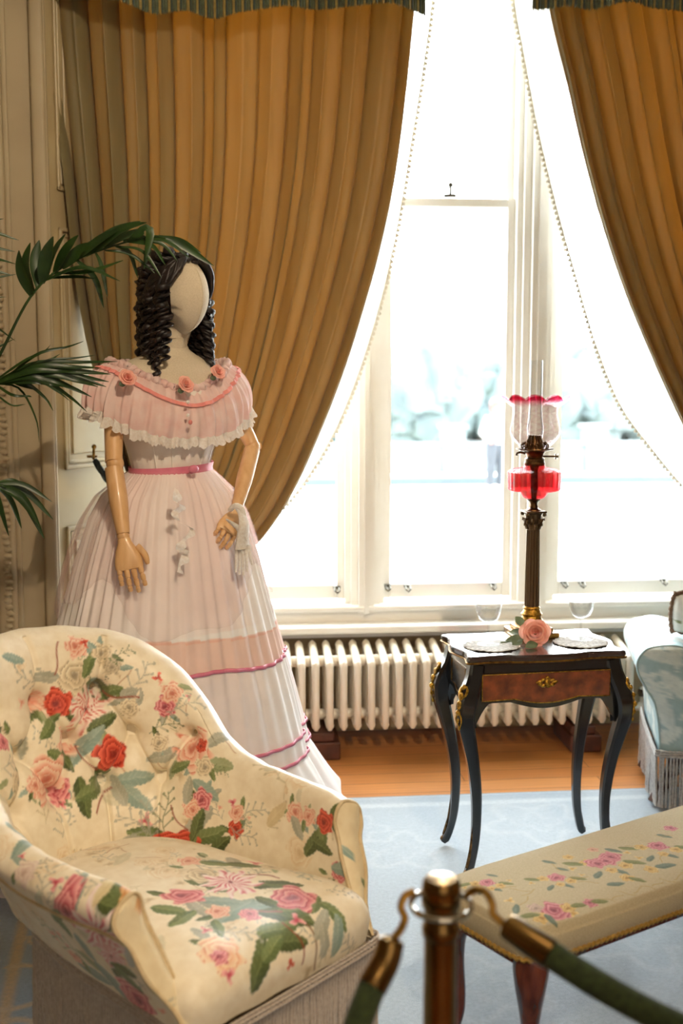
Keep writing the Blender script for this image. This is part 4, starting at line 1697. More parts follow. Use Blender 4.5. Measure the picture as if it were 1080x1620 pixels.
for (a_, z) in btn:           # pleats running to the top edge and down to the seat
    if z > .7:
        disp += .011 * np.exp(-((AR - a_ * (1 + (ZZ_ - z) * 1.2)) / .0055) ** 2) * (ZZ_ > z)
    if z < .52:
        disp += .012 * np.exp(-((AR - a_) / .0055) ** 2) * (ZZ_ < z)
V[:, :, :2] += (disp * inner)[:, :, None] * NO[:, None, :]
V[:, :, 2] += .0015 * np.sin(AR * 90) * np.exp(-((ZZ_ - Hh[:, None] + .02) / .03) ** 2) * (dmid[:, None] < .75)
# seam lines on the arm
for sd_ in (1, -1):
    pass
Vf = V.reshape(-1, 3)
Ff = gridF(NS, NP_)
if True:
    n0 = vnormals(Vf, Ff)
    # want outward normals: outer wall should point along NO
    k0 = (NS // 2) * NP_ + NP_ - 30
    if n0[k0, :2] @ NO[NS // 2] < 0:
        Ff = Ff[:, ::-1]
        n0 = -n0
cw = to_world(Vf, ch)
nw = rotz(n0, FACE)
cc = np.repeat(CREAM[None], len(Vf), 0)
SOFT = [('sprig', GRY), ('leaf', ('D8D2B8', 'E6DFC8')), ('bud', CRM), ('sprig', ('C9BE9C',)), ('rose', ('F4E8D0', 'EBD8B8', 'D8C098')), ('stem', ('C8A888',))]
cc = scatter(cw, nw, cc, 150, SOFT, .02, .05, 4)
MO = []
A = MO.append
# inside back
for x in [('peony', 137, 1122, .050, 0, PEO), ('rose', 92, 1111, .029, 0, RED), ('rose', 176, 1192, .034, 20, RED), ('rose', 116, 1070, .034, 0, CRM), ('rose', 122, 1022, .024, 0, PALE), ('bud', 133, 1017, .012, 30, RED),
          ('leaf', 160, 1083, .028, -30, DGRN), ('leaf', 140, 1050, .024, 70, GRN), ('leaf', 163, 1142, .03, 30, DGRN), ('leaf', 144, 1172, .032, 50, BLU), ('leaf', 122, 1190, .03, 95, BLU), ('leaf', 80, 1150, .028, 70, GRN),
          ('rose', 100, 1175, .028, 0, PALE), ('leaf', 92, 1195, .022, 0, GRN), ('leaf', 104, 1206, .022, -50, DGRN), ('rose', 90, 1250, .026, 0, PINK), ('rose', 76, 1230, .04, 0, PALE), ('leaf', 155, 1230, .030, 80, GRN), ('leaf', 132, 1262, .036, -70, DGRN), ('leaf', 148, 1250, .034, 40, GRN),
          ('leaf', 215, 1231, .034, 5, BLU), ('leaf', 216, 1262, .034, -35, BLU), ('leaf', 186, 1250, .03, 120, GRY), ('rose', 262, 1117, .022, 0, PINK), ('rose', 270, 1095, .022, 0, PALE), ('sprig', 290, 1118, .034, 10, GRY), ('bud', 250, 1072, .012, 0, RED),
          ('sprig', 218, 1075, .036, 60, GRY), ('stem', 188, 1100, .036, -15, TWG), ('rose', 204, 1120, .02, 0, CRM), ('rose', 163, 1033, .022, 0, CRM), ('rose', 176, 1055, .018, 0, ('D8CCB0', 'B8AC94', '8A8070')), ('sprig', 188, 1036, .026, 20, GRN),
          ('sprig', 50, 1075, .036, 160, GRY), ('rose', 55, 1110, .026, 0, ('F4DCC8', 'F0B8A0', 'E09078')), ('bud', 35, 1113, .014, 0, PALE), ('leaf', 22, 1042, .022, 10, BLU), ('rose', 307, 1186, .042, 0, PALE), ('rose', 318, 1180, .014, 0, RED), ('rose', 322, 1212, .02, 0, CRM),
          ('leaf', 284, 1212, .022, 20, GRN), ('leaf', 325, 1250, .03, -30, BLU), ('rose', 320, 1264, .022, 0, PINK), ('rose', 303, 1280, .02, 0, PALE), ('leaf', 298, 1250, .024, 80, GRY), ('sprig', 262, 1284, .036, 90, GRN), ('stem', 282, 1296, .028, -50, TWG),
          ('rose', 279, 1338, .050, 0, RED, .6), ('leaf', 313, 1305, .030, 70, DGRN), ('leaf', 333, 1322, .034, 20, GRN), ('leaf', 345, 1340, .03, 40, DGRN), ('bud', 316, 1338, .018, 0, RED), ('bud', 98, 1274, .012, 0, PINK), ('stem', 165, 1262, .032, -75, TWG), ('sprig', 232, 1300, .04, 80, GRY), ('leaf', 209, 1330, .026, 10, GRY),
          ('leaf', 35, 1180, .022, 80, GRY), ('rose', 55, 1240, .02, 0, PALE), ('stem', 90, 1040, .03, 80, TWG), ('sprig', 258, 1150, .03, 20, GRN), ('rose', 254, 1175, .018, 0, CRM), ('stem', 135, 1200, .03, -50, TWG)]:
    A(x)
# inside of the far arm
for x in [('rose', 372, 1312, .018, 0, RED), ('rose', 374, 1287, .018, 0, PALE), ('bud', 368, 1270, .012, 0, PINK), ('sprig', 384, 1320, .03, -20, GRY), ('rose', 467, 1287, .022, 0, PALE), ('rose', 489, 1292, .018, 0, PALE), ('leaf', 438, 1288, .028, 40, ('D8C8A0', 'E4D6B4')),
          ('leaf', 496, 1332, .030, 50, DGRN), ('leaf', 510, 1315, .024, 100, GRN), ('rose', 514, 1300, .022, 0, RED), ('leaf', 510, 1340, .024, -20, DGRN), ('rose', 536, 1380, .02, 0, PINK), ('sprig', 400, 1285, .03, 20, GRY), ('leaf', 470, 1310, .022, -60, GRY), ('leaf', 578, 1388, .026, -20, GRN), ('leaf', 560, 1372, .026, 0, BLU)]:
    A(x)
# near arm roll and outside
for x in [('rose', 206, 1393, .036, 0, RED), ('leaf', 182, 1402, .024, -60, DGRN), ('leaf', 185, 1424, .026, -40, DGRN), ('leaf', 205, 1450, .032, -30, DGRN), ('leaf', 162, 1405, .026, 60, ('DCCDA4', 'E8DCBC')), ('leaf', 30, 1316, .026, 10, BLU), ('leaf', 40, 1335, .026, -70, BLU), ('rose', 28, 1238, .022, 0, CRM),
          ('rose', 103, 1438, .040, 90, PINK, .62), ('bud', 88, 1396, .016, 0, PINK), ('peony', 160, 1478, .056, 0, PEOP), ('peony', 176, 1512, .036, 30, PEOP), ('leaf', 90, 1448, .026, 70, GRN), ('leaf', 100, 1465, .022, -50, GRN), ('leaf', 135, 1500, .026, -50, BLU), ('leaf', 150, 1540, .038, 20, BLU), ('leaf', 176, 1550, .036, -40, BLU),
          ('rose', 215, 1578, .040, 0, PINK), ('leaf', 196, 1535, .026, 20, DGRN), ('leaf', 205, 1552, .026, -30, GRN), ('leaf', 118, 1540, .022, -60, GRN), ('bud', 95, 1518, .014, 0, PINK), ('rose', 120, 1515, .018, 0, PALE), ('leaf', 222, 1500, .026, 80, ('C8D0CC', 'D8DEDA')), ('leaf', 240, 1555, .026, -80, ('D2C69C', 'DDD2B0')), ('sprig', 70, 1400, .03, 80, GRY),
          ('rose', 40, 1380, .022, 0, ('EEE0D0', 'E0C8C0', 'C0A090')), ('leaf', 62, 1425, .02, 80, ('C8CCB4', 'D8DCC8')), ('rose', 4, 1172, .02, 0, PINK), ('sprig', 20, 1210, .03, 60, GRY), ('rose', 218, 1432, .022, 0, ('DDB27A', 'C98A4E', 'A86838'))]:
    A(x)
MO = [m_[:3] + (m_[3] * 1.42,) + m_[4:] for m_ in MO]
cc = paint(cw, nw, cc, bouquet(MO, 3))
mk('back_and_arms', Vf, Ff, M['chintz'], ch, col=cc, angle=None)
# arm front facings with piping
for e, i in ((0, 0), (1, NS - 1)):
    loop = V[i]
    mb = MB()
    cen = np.array([loop[:, 0].mean(), loop[:, 1].mean(), 0])
    nq = NP_ // 2
    # strip between inner and outer halves, slightly domed
    Q = np.zeros((nq, 9, 3))
    for j in range(nq):
        a_, b_ = loop[j], loop[NP_ - 1 - j]
        for k in range(9):
            f = k / 8
            Q[j, k] = a_ * (1 - f) + b_ * f + np.array([0, .012 * math.sin(PI * f) * min(1, (nq - j) / 12) + .001, 0])
    F_ = gridF(nq, 9)
    if vnormals(Q.reshape(-1, 3), F_)[nq * 4][1] < 0:
        F_ = F_[:, ::-1]
    Qf = Q.reshape(-1, 3)
    c_ = np.repeat(s2l('EBDDBB')[None], len(Qf), 0)
    qw, qn = to_world(Qf, ch), rotz(vnormals(Qf, F_), FACE)
    c_ = paint(qw, qn, c_, [('rose', 218, 1432, .02, 0, ('E0B67E', 'D09558', 'B07040')), ('sprig', 290, 1570, .03, 60, GRY), ('leaf', 530, 1290, .02, 80, ('E6D9B4', 'EFE4C8')), ('leaf', 550, 1350, .022, -40, BLU), ('leaf', 578, 1400, .02, -30, GRN)])
    mk('arm_facing', Qf, F_, M['chintz'], ch, col=c_, angle=None)
    V_, F2 = tube(loop[2:-2:3] + np.array([0, .004, 0]), .0042, 8)
    mk('piping', V_, F2, M['piping'], ch)
# seam piping under the roll on the outside
jb_ = int(NP_ * .70)
for lo, hi in ((0, int(NS * .36)), (int(NS * .64), NS - 1)):
    pts = []
    for i in range(lo, hi, 4):
        z_t = Hh[i] - .080
        j = NP_ // 2 + np.argmin(np.abs(sect[i, NP_ // 2:, 1] - z_t))
        pts.append(V[i, j] + np.array([NO[i, 0], NO[i, 1], 0]) * .001)
    V_, F2 = tube(np.array(pts), .0042, 8)
    mk('piping', V_, F2, M['piping'], ch)
# seat
NA, NR = 520, 230
a = np.linspace(0, 2 * PI, NA, endpoint=False)
rr = np.linspace(0.002, 1, NR)
prof = cr([(0, .428), (.35, .426), (.65, .418), (.84, .404), (.94, .385), (.985, .362), (1.0, .335), (.985, .29)], NR)
ca, sa = np.cos(a), np.sin(a)
ex = np.where(sa > 0, 12.0, 2.7)
ca, sa = np.cos(a), np.sin(a)
R0 = (np.abs(ca) ** ex + np.abs(sa) ** ex) ** (-1 / ex)
px_ = np.where(sa > 0, .282, .255) * R0 * ca
py_ = np.where(sa > 0, .384, .30) * R0 * sa
Vs = np.zeros((NA, NR, 3))
wy_ = .232 + .046 * np.clip((py_ + .12) / .45, 0, 1) ** 2
Vs[:, :, 0] = (px_ / np.where(sa > 0, .282, .255) * wy_)[:, None] * prof[None, :, 0]
Vs[:, :, 1] = py_[:, None] * prof[None, :, 0]
Vs[:, :, 2] = prof[None, :, 1] + .004 * np.sin(9 * Vs[:, :, 0]) + .0015 * np.sin(50 * Vs[:, :, 0]) * (Vs[:, :, 1] > .2)
Vs[:, :, 2] = np.where(Vs[:, :, 1] < .08, np.maximum(Vs[:, :, 2], .345), Vs[:, :, 2])
Vs = Vs.reshape(-1, 3)
Fs = gridF(NA, NR, True)
ns_ = vnormals(Vs, Fs)
if ns_[5 * NR + 60][2] < 0:
    Fs, ns_ = Fs[:, ::-1], -ns_
sw_, snw = to_world(Vs, ch), rotz(ns_, FACE)
cs_ = np.repeat(CREAM[None], len(Vs), 0)
cs_ = scatter(sw_, snw, cs_, 60, SOFT, .02, .045, 9)
cs_ = paint(sw_, snw, cs_, bouquet([m_[:3] + (m_[3] * 1.2,) + m_[4:] for m_ in [

    ('sprig', 330, 1370, .05, 10, GRY), ('rose', 300, 1362, .026, 0, PALE), ('leaf', 385, 1368, .034, 5, DGRN), ('leaf', 340, 1366, .03, 10, GRN), ('rose', 430, 1370, .024, 0, CRM), ('stem', 400, 1385, .05, 10, TWG),
    ('leaf', 405, 1432, .046, 20, BLU), ('leaf', 375, 1438, .05, 60, BLU), ('leaf', 352, 1425, .04, 0, BLU), ('leaf', 428, 1398, .034, 30, DGRN), ('leaf', 450, 1400, .034, -10, DGRN), ('leaf', 425, 1428, .028, -30, DGRN), ('leaf', 455, 1450, .05, 0, DGRN), ('leaf', 470, 1440, .036, 20, GRN), ('leaf', 500, 1430, .026, 80, GRN),
    ('leaf', 270, 1440, .038, -20, GRN), ('leaf', 290, 1452, .034, -60, GRN), ('rose', 318, 1385, .036, 0, CRM), ('peony', 365, 1396, .062, 0, PEOP), ('rose', 291, 1417, .044, 0, PINK, .75), ('rose', 466, 1420, .046, 0, PINK), ('stem', 420, 1440, .03, 0, ('C04A5A',)), ('rose', 395, 1446, .022, 0, PINK), ('rose', 345, 1442, .024, 0, PALE),
    ('leaf', 345, 1468, .026, -70, GRN), ('leaf', 440, 1470, .045, 40, GRN), ('leaf', 458, 1490, .042, 20, DGRN), ('leaf', 413, 1525, .046, 75, DGRN), ('leaf', 432, 1500, .034, 60, GRN), ('rose', 350, 1505, .044, 0, ('F6DFC0', 'EEB890', 'C85A48')), ('rose', 348, 1515, .018, 0, PINK), ('bud', 362, 1543, .018, 0, PINK), ('bud', 325, 1472, .014, 0, PINK),
    ('stem', 472, 1490, .04, -60, TWG), ('stem', 498, 1490, .05, -55, ('8A6A4A',)), ('bud', 460, 1525, .014, 60, ('D86A50', 'C05040')), ('leaf', 530, 1445, .034, -30, GRN), ('leaf', 536, 1478, .036, 80, BLU), ('leaf', 510, 1460, .034, 70, GRY), ('leaf', 515, 1490, .03, 90, GRY), ('sprig', 375, 1475, .04, 0, GRY), ('bud', 470, 1455, .02, 30, PINK), ('sprig', 540, 1410, .03, 20, GRY)]], 5))
mk('seat', Vs, Fs, M['chintz'], ch, col=cs_, angle=None)
# fringe
outl = [tuple(V[i, -1, :2]) for i in range(4, NS - 4, 24)]
outl.append(tuple(V[NS - 5, -1, :2]))
xe, ye = outl[-1]
front_y = max(float(py_.max()), ye) + .004
s_e = 1 if xe > 0 else -1
outl += [(s_e * .262, front_y - .012), (s_e * .235, front_y), (s_e * .12, front_y + .003), (0, front_y + .004), (-s_e * .12, front_y + .003), (-s_e * .235, front_y), (-s_e * .262, front_y - .012)]
loopf = cr(outl, 2800, closed=True)
Lc = np.concatenate([[0], np.cumsum(np.linalg.norm(np.diff(loopf, axis=0), axis=1))])
tg = np.roll(loopf, -1, 0) - np.roll(loopf, 1, 0)
nn = np.stack([tg[:, 1], -tg[:, 0]], -1)
nn /= np.linalg.norm(nn, axis=1, keepdims=True)
if ((loopf - loopf.mean(0)) * nn).sum() < 0:
    nn = -nn
Z = np.array([.312, .306, .296, .288, .25, .2, .14, .08, .02])
Vf2 = np.zeros((len(loopf), len(Z), 3))
for j, z in enumerate(Z):
    amp = .012 if j > 2 else 0
    w = amp * np.abs(np.sin(PI * Lc / .0125)) + .007 * np.sin(Lc * 22 + z * 3) * (.3 - z) * 3
    out_ = (-.012, .004, .007, .006)[j] if j < 4 else .004
    Vf2[:, j, :2] = loopf + nn * (out_ + w)[:, None]
    Vf2[:, j, 2] = z + (.004 * np.sin(Lc * 400) if j == len(Z) - 1 else 0)
cb_ = np.column_stack([loopf[::10], np.full(len(loopf[::10]), .27)])
mk('underside', cb_, [list(range(len(cb_)))], M['piping'], ch, smooth=False)
cords(loopf, nn, .0098, .288, .022, .0042, .006).build('fringe', M['cfringe'], ch, angle=None)
px_ = px_
for i, (x, y) in enumerate(((.2, .28), (-.2, .28), (.14, -.19), (-.14, -.19))):
    mb = MB()
    mb.tube([(x, y, .28), (x, y, .2), (x + .01 * np.sign(x), y + .02 * np.sign(y), .08), (x + .02 * np.sign(x), y + .05 * np.sign(y), .012)], [.03, .026, .019, .017], 10)
    mb.build('leg', M['dwood'], ch)
for (a_, z) in btn:
    i = int(np.argmin(np.abs(arc - a_)))
    js = [j for j in range(NP_ // 2) if inner[i, j]]
    j = min(js, key=lambda q: abs(V[i, q, 2] - z))
    mb = MB()
    mb.ball(V[i, j] - np.array([NO[i, 0], NO[i, 1], 0]) * .003, .0085, 10)
    mb.build('button', M['chintz' if False else 'piping'], ch)
# ================================================================== SIDE TABLE
M['ebony'] = mat('ebonised_wood', '15161A', '0C0D10', 20, .22, coat=.5, spec=.6)
M['burl'] = mat('burr_walnut', '8A4526', '4E2210', 28, .28, coat=.5, detail=6)
M['topw'] = mat('table_top_veneer', '3A2A26', '2A1E1C', 12, .18, coat=.8)
TH = .675
cFL = atz(741, 1040, TH)
Wt, Dt = .478, .305
rzT = math.radians(10) - YAW
ex_ = np.array([math.cos(rzT), math.sin(rzT), 0]) * Wt
ctr = cFL + ex_ / 2 + np.array([-math.sin(rzT), math.cos(rzT), 0]) * Dt / 2
tab = thing('side_table', 'small black side table with walnut drawer, gilt mounts and curved legs', 'table', (ctr[0], ctr[1], 0), rzT)
hw_, hd_ = Wt / 2, Dt / 2


def serp(k, n=40):
    """outline of the top"""
    pts = []
    P = [(-hw_, -hd_ + .012), (-hw_ + .012, -hd_), (-hw_ + .06, -hd_ + .006), (-hw_ * .5, -hd_ + .006), (-.09, -hd_ - .004), (0, -hd_ - .010), (.09, -hd_ - .004), (hw_ * .5, -hd_ + .006), (hw_ - .06, -hd_ + .006), (hw_ - .012, -hd_), (hw_, -hd_ + .012),
         (hw_ - .008, -hd_ * .55), (hw_ + .010, 0), (hw_ - .008, hd_ * .55), (hw_, hd_ - .012)]
    P += [(-x, -y) for x, y in P[:0]]
    P += [(hw_ - .012, hd_), (hw_ * .5, hd_ - .006), (0, hd_ + .004), (-hw_ * .5, hd_ - .006), (-hw_ + .012, hd_), (-hw_, hd_ - .012), (-hw_ + .008, hd_ * .55), (-hw_ - .010, 0), (-hw_ + .008, -hd_ * .55)]
    P = np.array(P)
    return cr(P * k, 220, closed=True)


mb = MB()
lv = [(TH, .0, .55), (TH, .0, .985), (TH - .002, 0, 1.0), (TH - .010, 0, 1.008), (TH - .018, 0, 1.0), (TH - .024, 0, .965)]
V = []
for z, _, k in lv:
    o2 = serp(k)
    V.append(np.column_stack([o2, np.full(220, z)]))
V = np.concatenate(V)
F = gridF(len(lv), 220, False, True).tolist() + [list(range(220))[::-1]]
bm = MB()
bm.add(V, [f[::-1] for f in F])
bm.build('table_top', M['topw'], tab, angle=30)
mb = MB()
o2 = serp(1.010)
mb.add(*tube(np.column_stack([o2, np.full(220, TH - .020)]), .003, 6, closed=True))
mb.build('top_moulding', M['brass'], tab)
# carcase with curved lower edges
zb = .497
ax, ay = hw_ - .024, hd_ - .026


def apron(L, zdip):
    x = np.linspace(-L, L, 41)
    u = x / L
    lo = zb + .035 - zdip * np.cos(u * PI) ** 1 * (np.abs(u) < .5) - .075 * np.clip((np.abs(u) - .78) / .22, 0, 1) ** 1.5
    P = [(x[0], TH - .022)] + list(zip(x, lo)) + [(x[-1], TH - .022)]
    return P


fa_ = MB()
V, F = prism(apron(ax, .022), .02)
fa_.add(V + np.array([0, -ay - .01, 0]), F)
V, F = prism(apron(ax, .022), .02)
fa_.add(V + np.array([0, ay - .01, 0]), F)
for s in (1, -1):
    V, F = prism(apron(ay, .018), .02)
    V = V - np.array([0, .01, 0])
    V = np.stack([V[:, 1] * s, V[:, 0], V[:, 2]], -1)
    fa_.add(V + np.array([s * ax, 0, 0]), F)
fa_.build('apron', M['ebony'], tab, smooth=False)
# drawer front
x = np.linspace(-.195, .195, 41) * (Wt / .48)
u = x / x[-1]
lo = .54 - .018 * np.cos(u * PI) * (np.abs(u) < .5) + .006 * (1 - np.abs(u))
dz = [(x[0], .618)] + list(zip(x, lo)) + [(x[-1], .618)]
V, F = prism(dz, .008)
dr = MB()
dr.add(V + np.array([0, -ay - .0165, 0]), F)
dr = dr.build('drawer', M['burl'], tab, smooth=False)
mb = MB()
pts = np.array([(p[0], -ay - .0175, p[1]) for p in dz])
mb.tube(np.concatenate([pts, pts[:1]]), .0016, 5)
mb.build('brass_stringing', M['gilt'], dr)
es = MB()
for k in range(9):
    a_ = k / 9 * 2 * PI
    es.ball((.013 * math.cos(a_) * 1.7, -ay - .019, .588 + .010 * math.sin(a_)), (.008, .004, .0055), 8)
es.lathe([(.006, 0), (.006, .004), (.004, .005)], 12)
Vk = np.concatenate(es.V)
es = es
es.ball((0, -ay - .021, .588), (.009, .005, .012), 10)
es.ball((0, -ay - .022, .604), (.006, .004, .005), 8)
es.ball((.028, -ay - .019, .590), (.006, .003, .004), 8)
es.ball((-.028, -ay - .019, .590), (.006, .003, .004), 8)
es.V[9] = es.V[9] * 0 + np.array([0, -ay - .02, .588])
es.build('escutcheon', M['gilt'], dr)
# side panel stringing
for s in (1, -1):
    mb = MB()
    y_ = np.linspace(-ay + .05, ay - .05, 21)
    u = y_ / y_[-1]
    lo = .548 - .014 * np.cos(u * PI) * (np.abs(u) < .5)
    p_ = [(s * (ax + .0115), y_[0], .622)] + [(s * (ax + .0115), a_, b_) for a_, b_ in zip(y_, lo)] + [(s * (ax + .0115), y_[-1], .622)]
    mb.tube(p_ + [p_[0]], .0015, 5)
    mb.build('brass_stringing', M['brass'], tab)


def leg(sx, sy):
    d = np.array([sx * .88, sy * .475, 0])
    base = np.array([sx * (ax - .004), sy * (ay - .004), 0])
    prof = [(-.006, TH - .03, .023), (.004, .60, .024), (.022, .56, .026), (.034, .52, .026), (.034, .475, .0235), (.020, .42, .0205), (.003, .35, .0175), (-.010, .27, .0155), (-.014, .2, .0138), (-.010, .12, .0125), (.002, .06, .0115), (.018, .018, .012), (.024, .014, .010)]
    P = cr([(p[0], p[1], p[2]) for p in prof], 46)
    pts = base + P[:, :1] * d + np.stack([0 * P[:, 0], 0 * P[:, 0], P[:, 1]], -1)
    mb = MB()
    mb.tube(pts, P[:, 2], square=True, up=(sx, 0, 0))
    lg = mb.build('leg', M['ebony'], tab)
    mt = MB()
    k = [i for i in range(46) if .46 < P[i, 1] < .60]
    q = pts[k] + d * (P[k, 2:3] * 1.03)
    n = len(q)
    Q = cr(q, 40)
    sd = np.array([-d[1], d[0], 0])
    for s in (1, -1):
        t_ = np.linspace(0, 1, 40)
        wv = .011 * np.sin(t_ * PI * 3.2) * s * (1 - t_ * .5) + .004 * s
        mt.tube(Q + wv[:, None] * sd + d * .002, .0042 * (1.1 - .6 * t_), 6)
    for t_ in (2, 9, 16, 24, 31, 38):
        mt.ball(Q[t_] + d * .004, (.008, .008, .009) if t_ < 30 else (.005, .005, .007), 8)
    mt.build('gilt_mount', M['gilt'], lg)
    sb_ = MB()
    sb_.ball(pts[-2] + d * .006 + np.array((0, 0, -.001)), (.012, .012, .010), 8)
    sb_.tube([pts[-3] + d * .011, pts[-7] + d * .012, pts[-12] + d * .012], [.006, .005, .002], 6)
    sb_.build('toe_cap', M['brassd'], lg)
    e_ = MB()
    for s in (-1, 1):
        pass


for sx, sy in ((-1, -1), (1, -1), (-1, 1), (1, 1)):
    leg(sx, sy)

# ================================================================== DOILIES, GLASSES
M['doily'] = mat('crochet_doily', 'E6E4E0', 'C6C4C0', 150, .8, bump=.6, bscale=300, attr=True)
M['cglass'] = glass('engraved_glass', (.97, .98, .985), refl=.3, rough=.03, bump=.12, bscale=500, ior=1.5)


def doily(px, py, lab):
    p = atz(px, py, TH)
    n = 300
    a = np.linspace(0, 2 * PI, n, endpoint=False)
    V = []
    for k in range(10):
        f = k / 9
        r_ = .081 * f * (1 + .035 * np.abs(np.sin(11 * a)) * f)
        V.append(np.stack([r_ * np.cos(a), r_ * np.sin(a) * .93, .0016 + .0012 * np.cos(6 * a) * f + .0008 * np.sin(24 * a) * f + 0 * a], -1))
    V = np.stack(V, 1)
    rr_ = np.repeat((np.arange(10) / 9)[None], n, 0)
    pt_ = .5 + .5 * np.cos(rr_ * 20) * np.cos(a[:, None] * np.where(rr_ > .6, 22, 11))
    cd_ = s2l('F2F0EC')[None] * pt_.reshape(-1, 1) + s2l('B6B2AE')[None] * (1 - pt_.reshape(-1, 1))
    o = mk('doily', V.reshape(-1, 3), gridF(n, 10, True), M['doily'], None, col=cd_, angle=None, loc=(p[0], p[1], TH + .0006))
    so = o.modifiers.new('t', 'SOLIDIFY')
    so.thickness = .0012
    return tag(o, lab, 'doily', 'doilies on the side table')


doily(776, 1023, 'round lace doily on the left of the side table top')
doily(918, 1017, 'round lace doily on the right of the side table top')


def coupe(px, py, lab):
    p = atz(px, py, TH)
    root = thing('coupe_glass', lab, 'glass', (p[0], p[1], TH + .003), 0, 'glasses on doilies')
    mb = MB()
    mb.lathe([(.0005, .0), (.033, .0), (.0335, .0015), (.02, .004), (.006, .009), (.0032, .016), (.0026, .04), (.0028, .058), (.006, .064), (.0005, .066)], 36, caps=False)
    mb.build('stem', M['cglass'], root)
    mb = MB()
    mb.lathe([(.0005, .064), (.014, .067), (.027, .076), (.034, .09), (.0375, .108), (.0400, .120), (.0388, .120), (.0362, .108), (.0325, .091), (.026, .078), (.013, .0692), (.0005, .067)], 44, caps=False)
    mb.build('bowl', M['cglass'], root)
    en = MB()
    for k in range(12):
        a = k / 12 * 2 * PI
        for q in range(5):
            b = q / 5 * 2 * PI
            r_ = .0372
            en.ball((r_ * math.cos(a) + .0035 * math.cos(b) * -math.sin(a), r_ * math.sin(a) + .0035 * math.cos(b) * math.cos(a), .104 + .0035 * math.sin(b)), .0011, 5)
    en.build('etched_band', M['frost'], root)


M['frost'] = mat('frosted_etching', 'E8ECEC', None, 50, .6, alpha=.45)
coupe(772, 1021, 'etched coupe glass on the doily left of the oil lamp')
coupe(918, 1013, 'etched coupe glass on the doily right of the oil lamp')

# ================================================================== OIL LAMP
M['cran'] = glass('cranberry_glass', attr=True, refl=.6, rough=.04, bump=.8, bscale=90, ior=1.5)
M['shade'] = glass('shade_glass', attr=True, refl=.35, rough=.03, bump=.25, bscale=45, ior=1.5)
M['chim'] = glass('chimney_glass', (.98, .985, .985), refl=.4, ior=1.4)
lp = atz(840, 1004, TH)
dl = float(proj(lp)[2])
dl = math.hypot(lp[0], lp[1])
dl = lp[0] * sy_ + lp[1] * cy_
lz = lambda py: zp(py, dl) - TH
lr = lambda w: w / 2 / FPX * dl * 1.005
la = thing('oil_lamp', 'tall brass column oil lamp with cranberry glass font and frilled pink shade', 'lamp', (lp[0], lp[1], TH), rzT)
mb = MB()
for (s, z0, z1) in ((.135, 0, .017), (.105, .017, .030), (.08, .030, .041)):
    mb.box((0, 0, (z0 + z1) / 2), (s, s, z1 - z0), bev=.002)
for sx in (-1, 1):
    for sy in (-1, 1):
        mb.ball((sx * .055, sy * .055, .004), .009, 8)
mb.build('stepped_base', M['brass'], la)
mb = MB()
z0 = .041
mb.lathe([(.034, z0), (.036, z0 + .006), (.031, z0 + .012), (.029, z0 + .02), (.033, z0 + .026), (.028, z0 + .032), (.0245, z0 + .04), (.0265, z0 + .045), (.023, z0 + .05)], 36)
mb.build('plinth_ring', M['gilt'], la)
zc0, zc1 = z0 + .05, lz(838)
mb = MB()
mb.lathe([(.0225, zc0), (.0215, zc0 + .1), (.0195, zc1)], 144, mod=lambda R, Z, A: (R * (1.04 - .15 * np.abs(np.sin(A * 7)) ** .7), Z))
mb.build('fluted_column', M['bronze'], la)
mb = MB()
zk = lz(808)
mb.lathe([(.0205, zc1), (.0215, zc1 + .004), (.019, zc1 + .008), (.021, zc1 + .02), (.026, zk - .012), (.031, zk - .006)], 24)
for r0, zz0, n in ((.023, zc1 + .016, 8), (.026, zc1 + .032, 8)):
    for k in range(n):
        a = 2 * PI * k / n + (zz0 > zc1 + .02) * PI / 8
        mb.tube([(r0 * .85 * math.cos(a), r0 * .85 * math.sin(a), zz0 - .012), (r0 * math.cos(a), r0 * math.sin(a), zz0), (r0 * 1.25 * math.cos(a), r0 * 1.25 * math.sin(a), zz0 + .003), (r0 * 1.28 * math.cos(a), r0 * 1.28 * math.sin(a), zz0 - .003)], [.005, .006, .004, .002], 6)
for k in range(4):
    a = PI / 4 + k * PI / 2
    mb.ball((.037 * math.cos(a), .037 * math.sin(a), zk - .010), (.0065, .0065, .0065), 8)
mb.box((0, 0, zk - .002), (.064, .064, .006), bev=.0015)
mb.build('capital', M['bronze'], la)
mb = MB()
zf0 = lz(789)
mb.lathe([(.022, zk), (.021, zk + .004), (.0125, zk + .010), (.011, zk + .02), (.012, zk + .026), (.019, zf0 - .004), (.023, zf0)], 30)
mb.build('font_support', M['brassd'], la)
zf1, zf2, zf3 = lz(776), lz(745), lz(735)
mb = MB()
R_ = lr(82)
mb.lathe([(.02, zf0 - .002), (.034, zf0 + .005), (.043, zf1 - .004), (R_ * .93, zf1), (R_, zf1 + .004), (R_ * 1.0, zf1 * .75 + zf2 * .25), (R_ * 1.01, (zf1 + zf2) / 2), (R_ * 1.01, zf1 * .25 + zf2 * .75), (R_ * 1.02, zf2 - .003), (R_ * .98, zf2), (R_ * .85, zf2 + .006), (.035, zf2 + .012), (.03, zf3)], 72, caps=False,
         mod=lambda R, Z, A: (R * (1 + .012 * np.cos(16 * A) * (R > .04)), Z))
V = np.concatenate(mb.V)
th_ = np.arctan2(V[:, 1], V[:, 0])
dm = .5 + .5 * np.sin(th_ * 14 + V[:, 2] * 260) * np.sin(th_ * 14 - V[:, 2] * 260)
cf = np.array([.80, .05, .09])[None] * (1 - dm[:, None]) + np.array([.99, .30, .28])[None] * dm[:, None]
mk('font', V, mb.F, M['cran'], la, col=cf, angle=None)
mb = MB()
mb.lathe([(.008, zf0), (.012, zf1 + .01), (.011, zf2), (.016, zf3)], 16)
mb.build('wick_holder', M['brassd'], la)
mb = MB()
zg = lz(712)
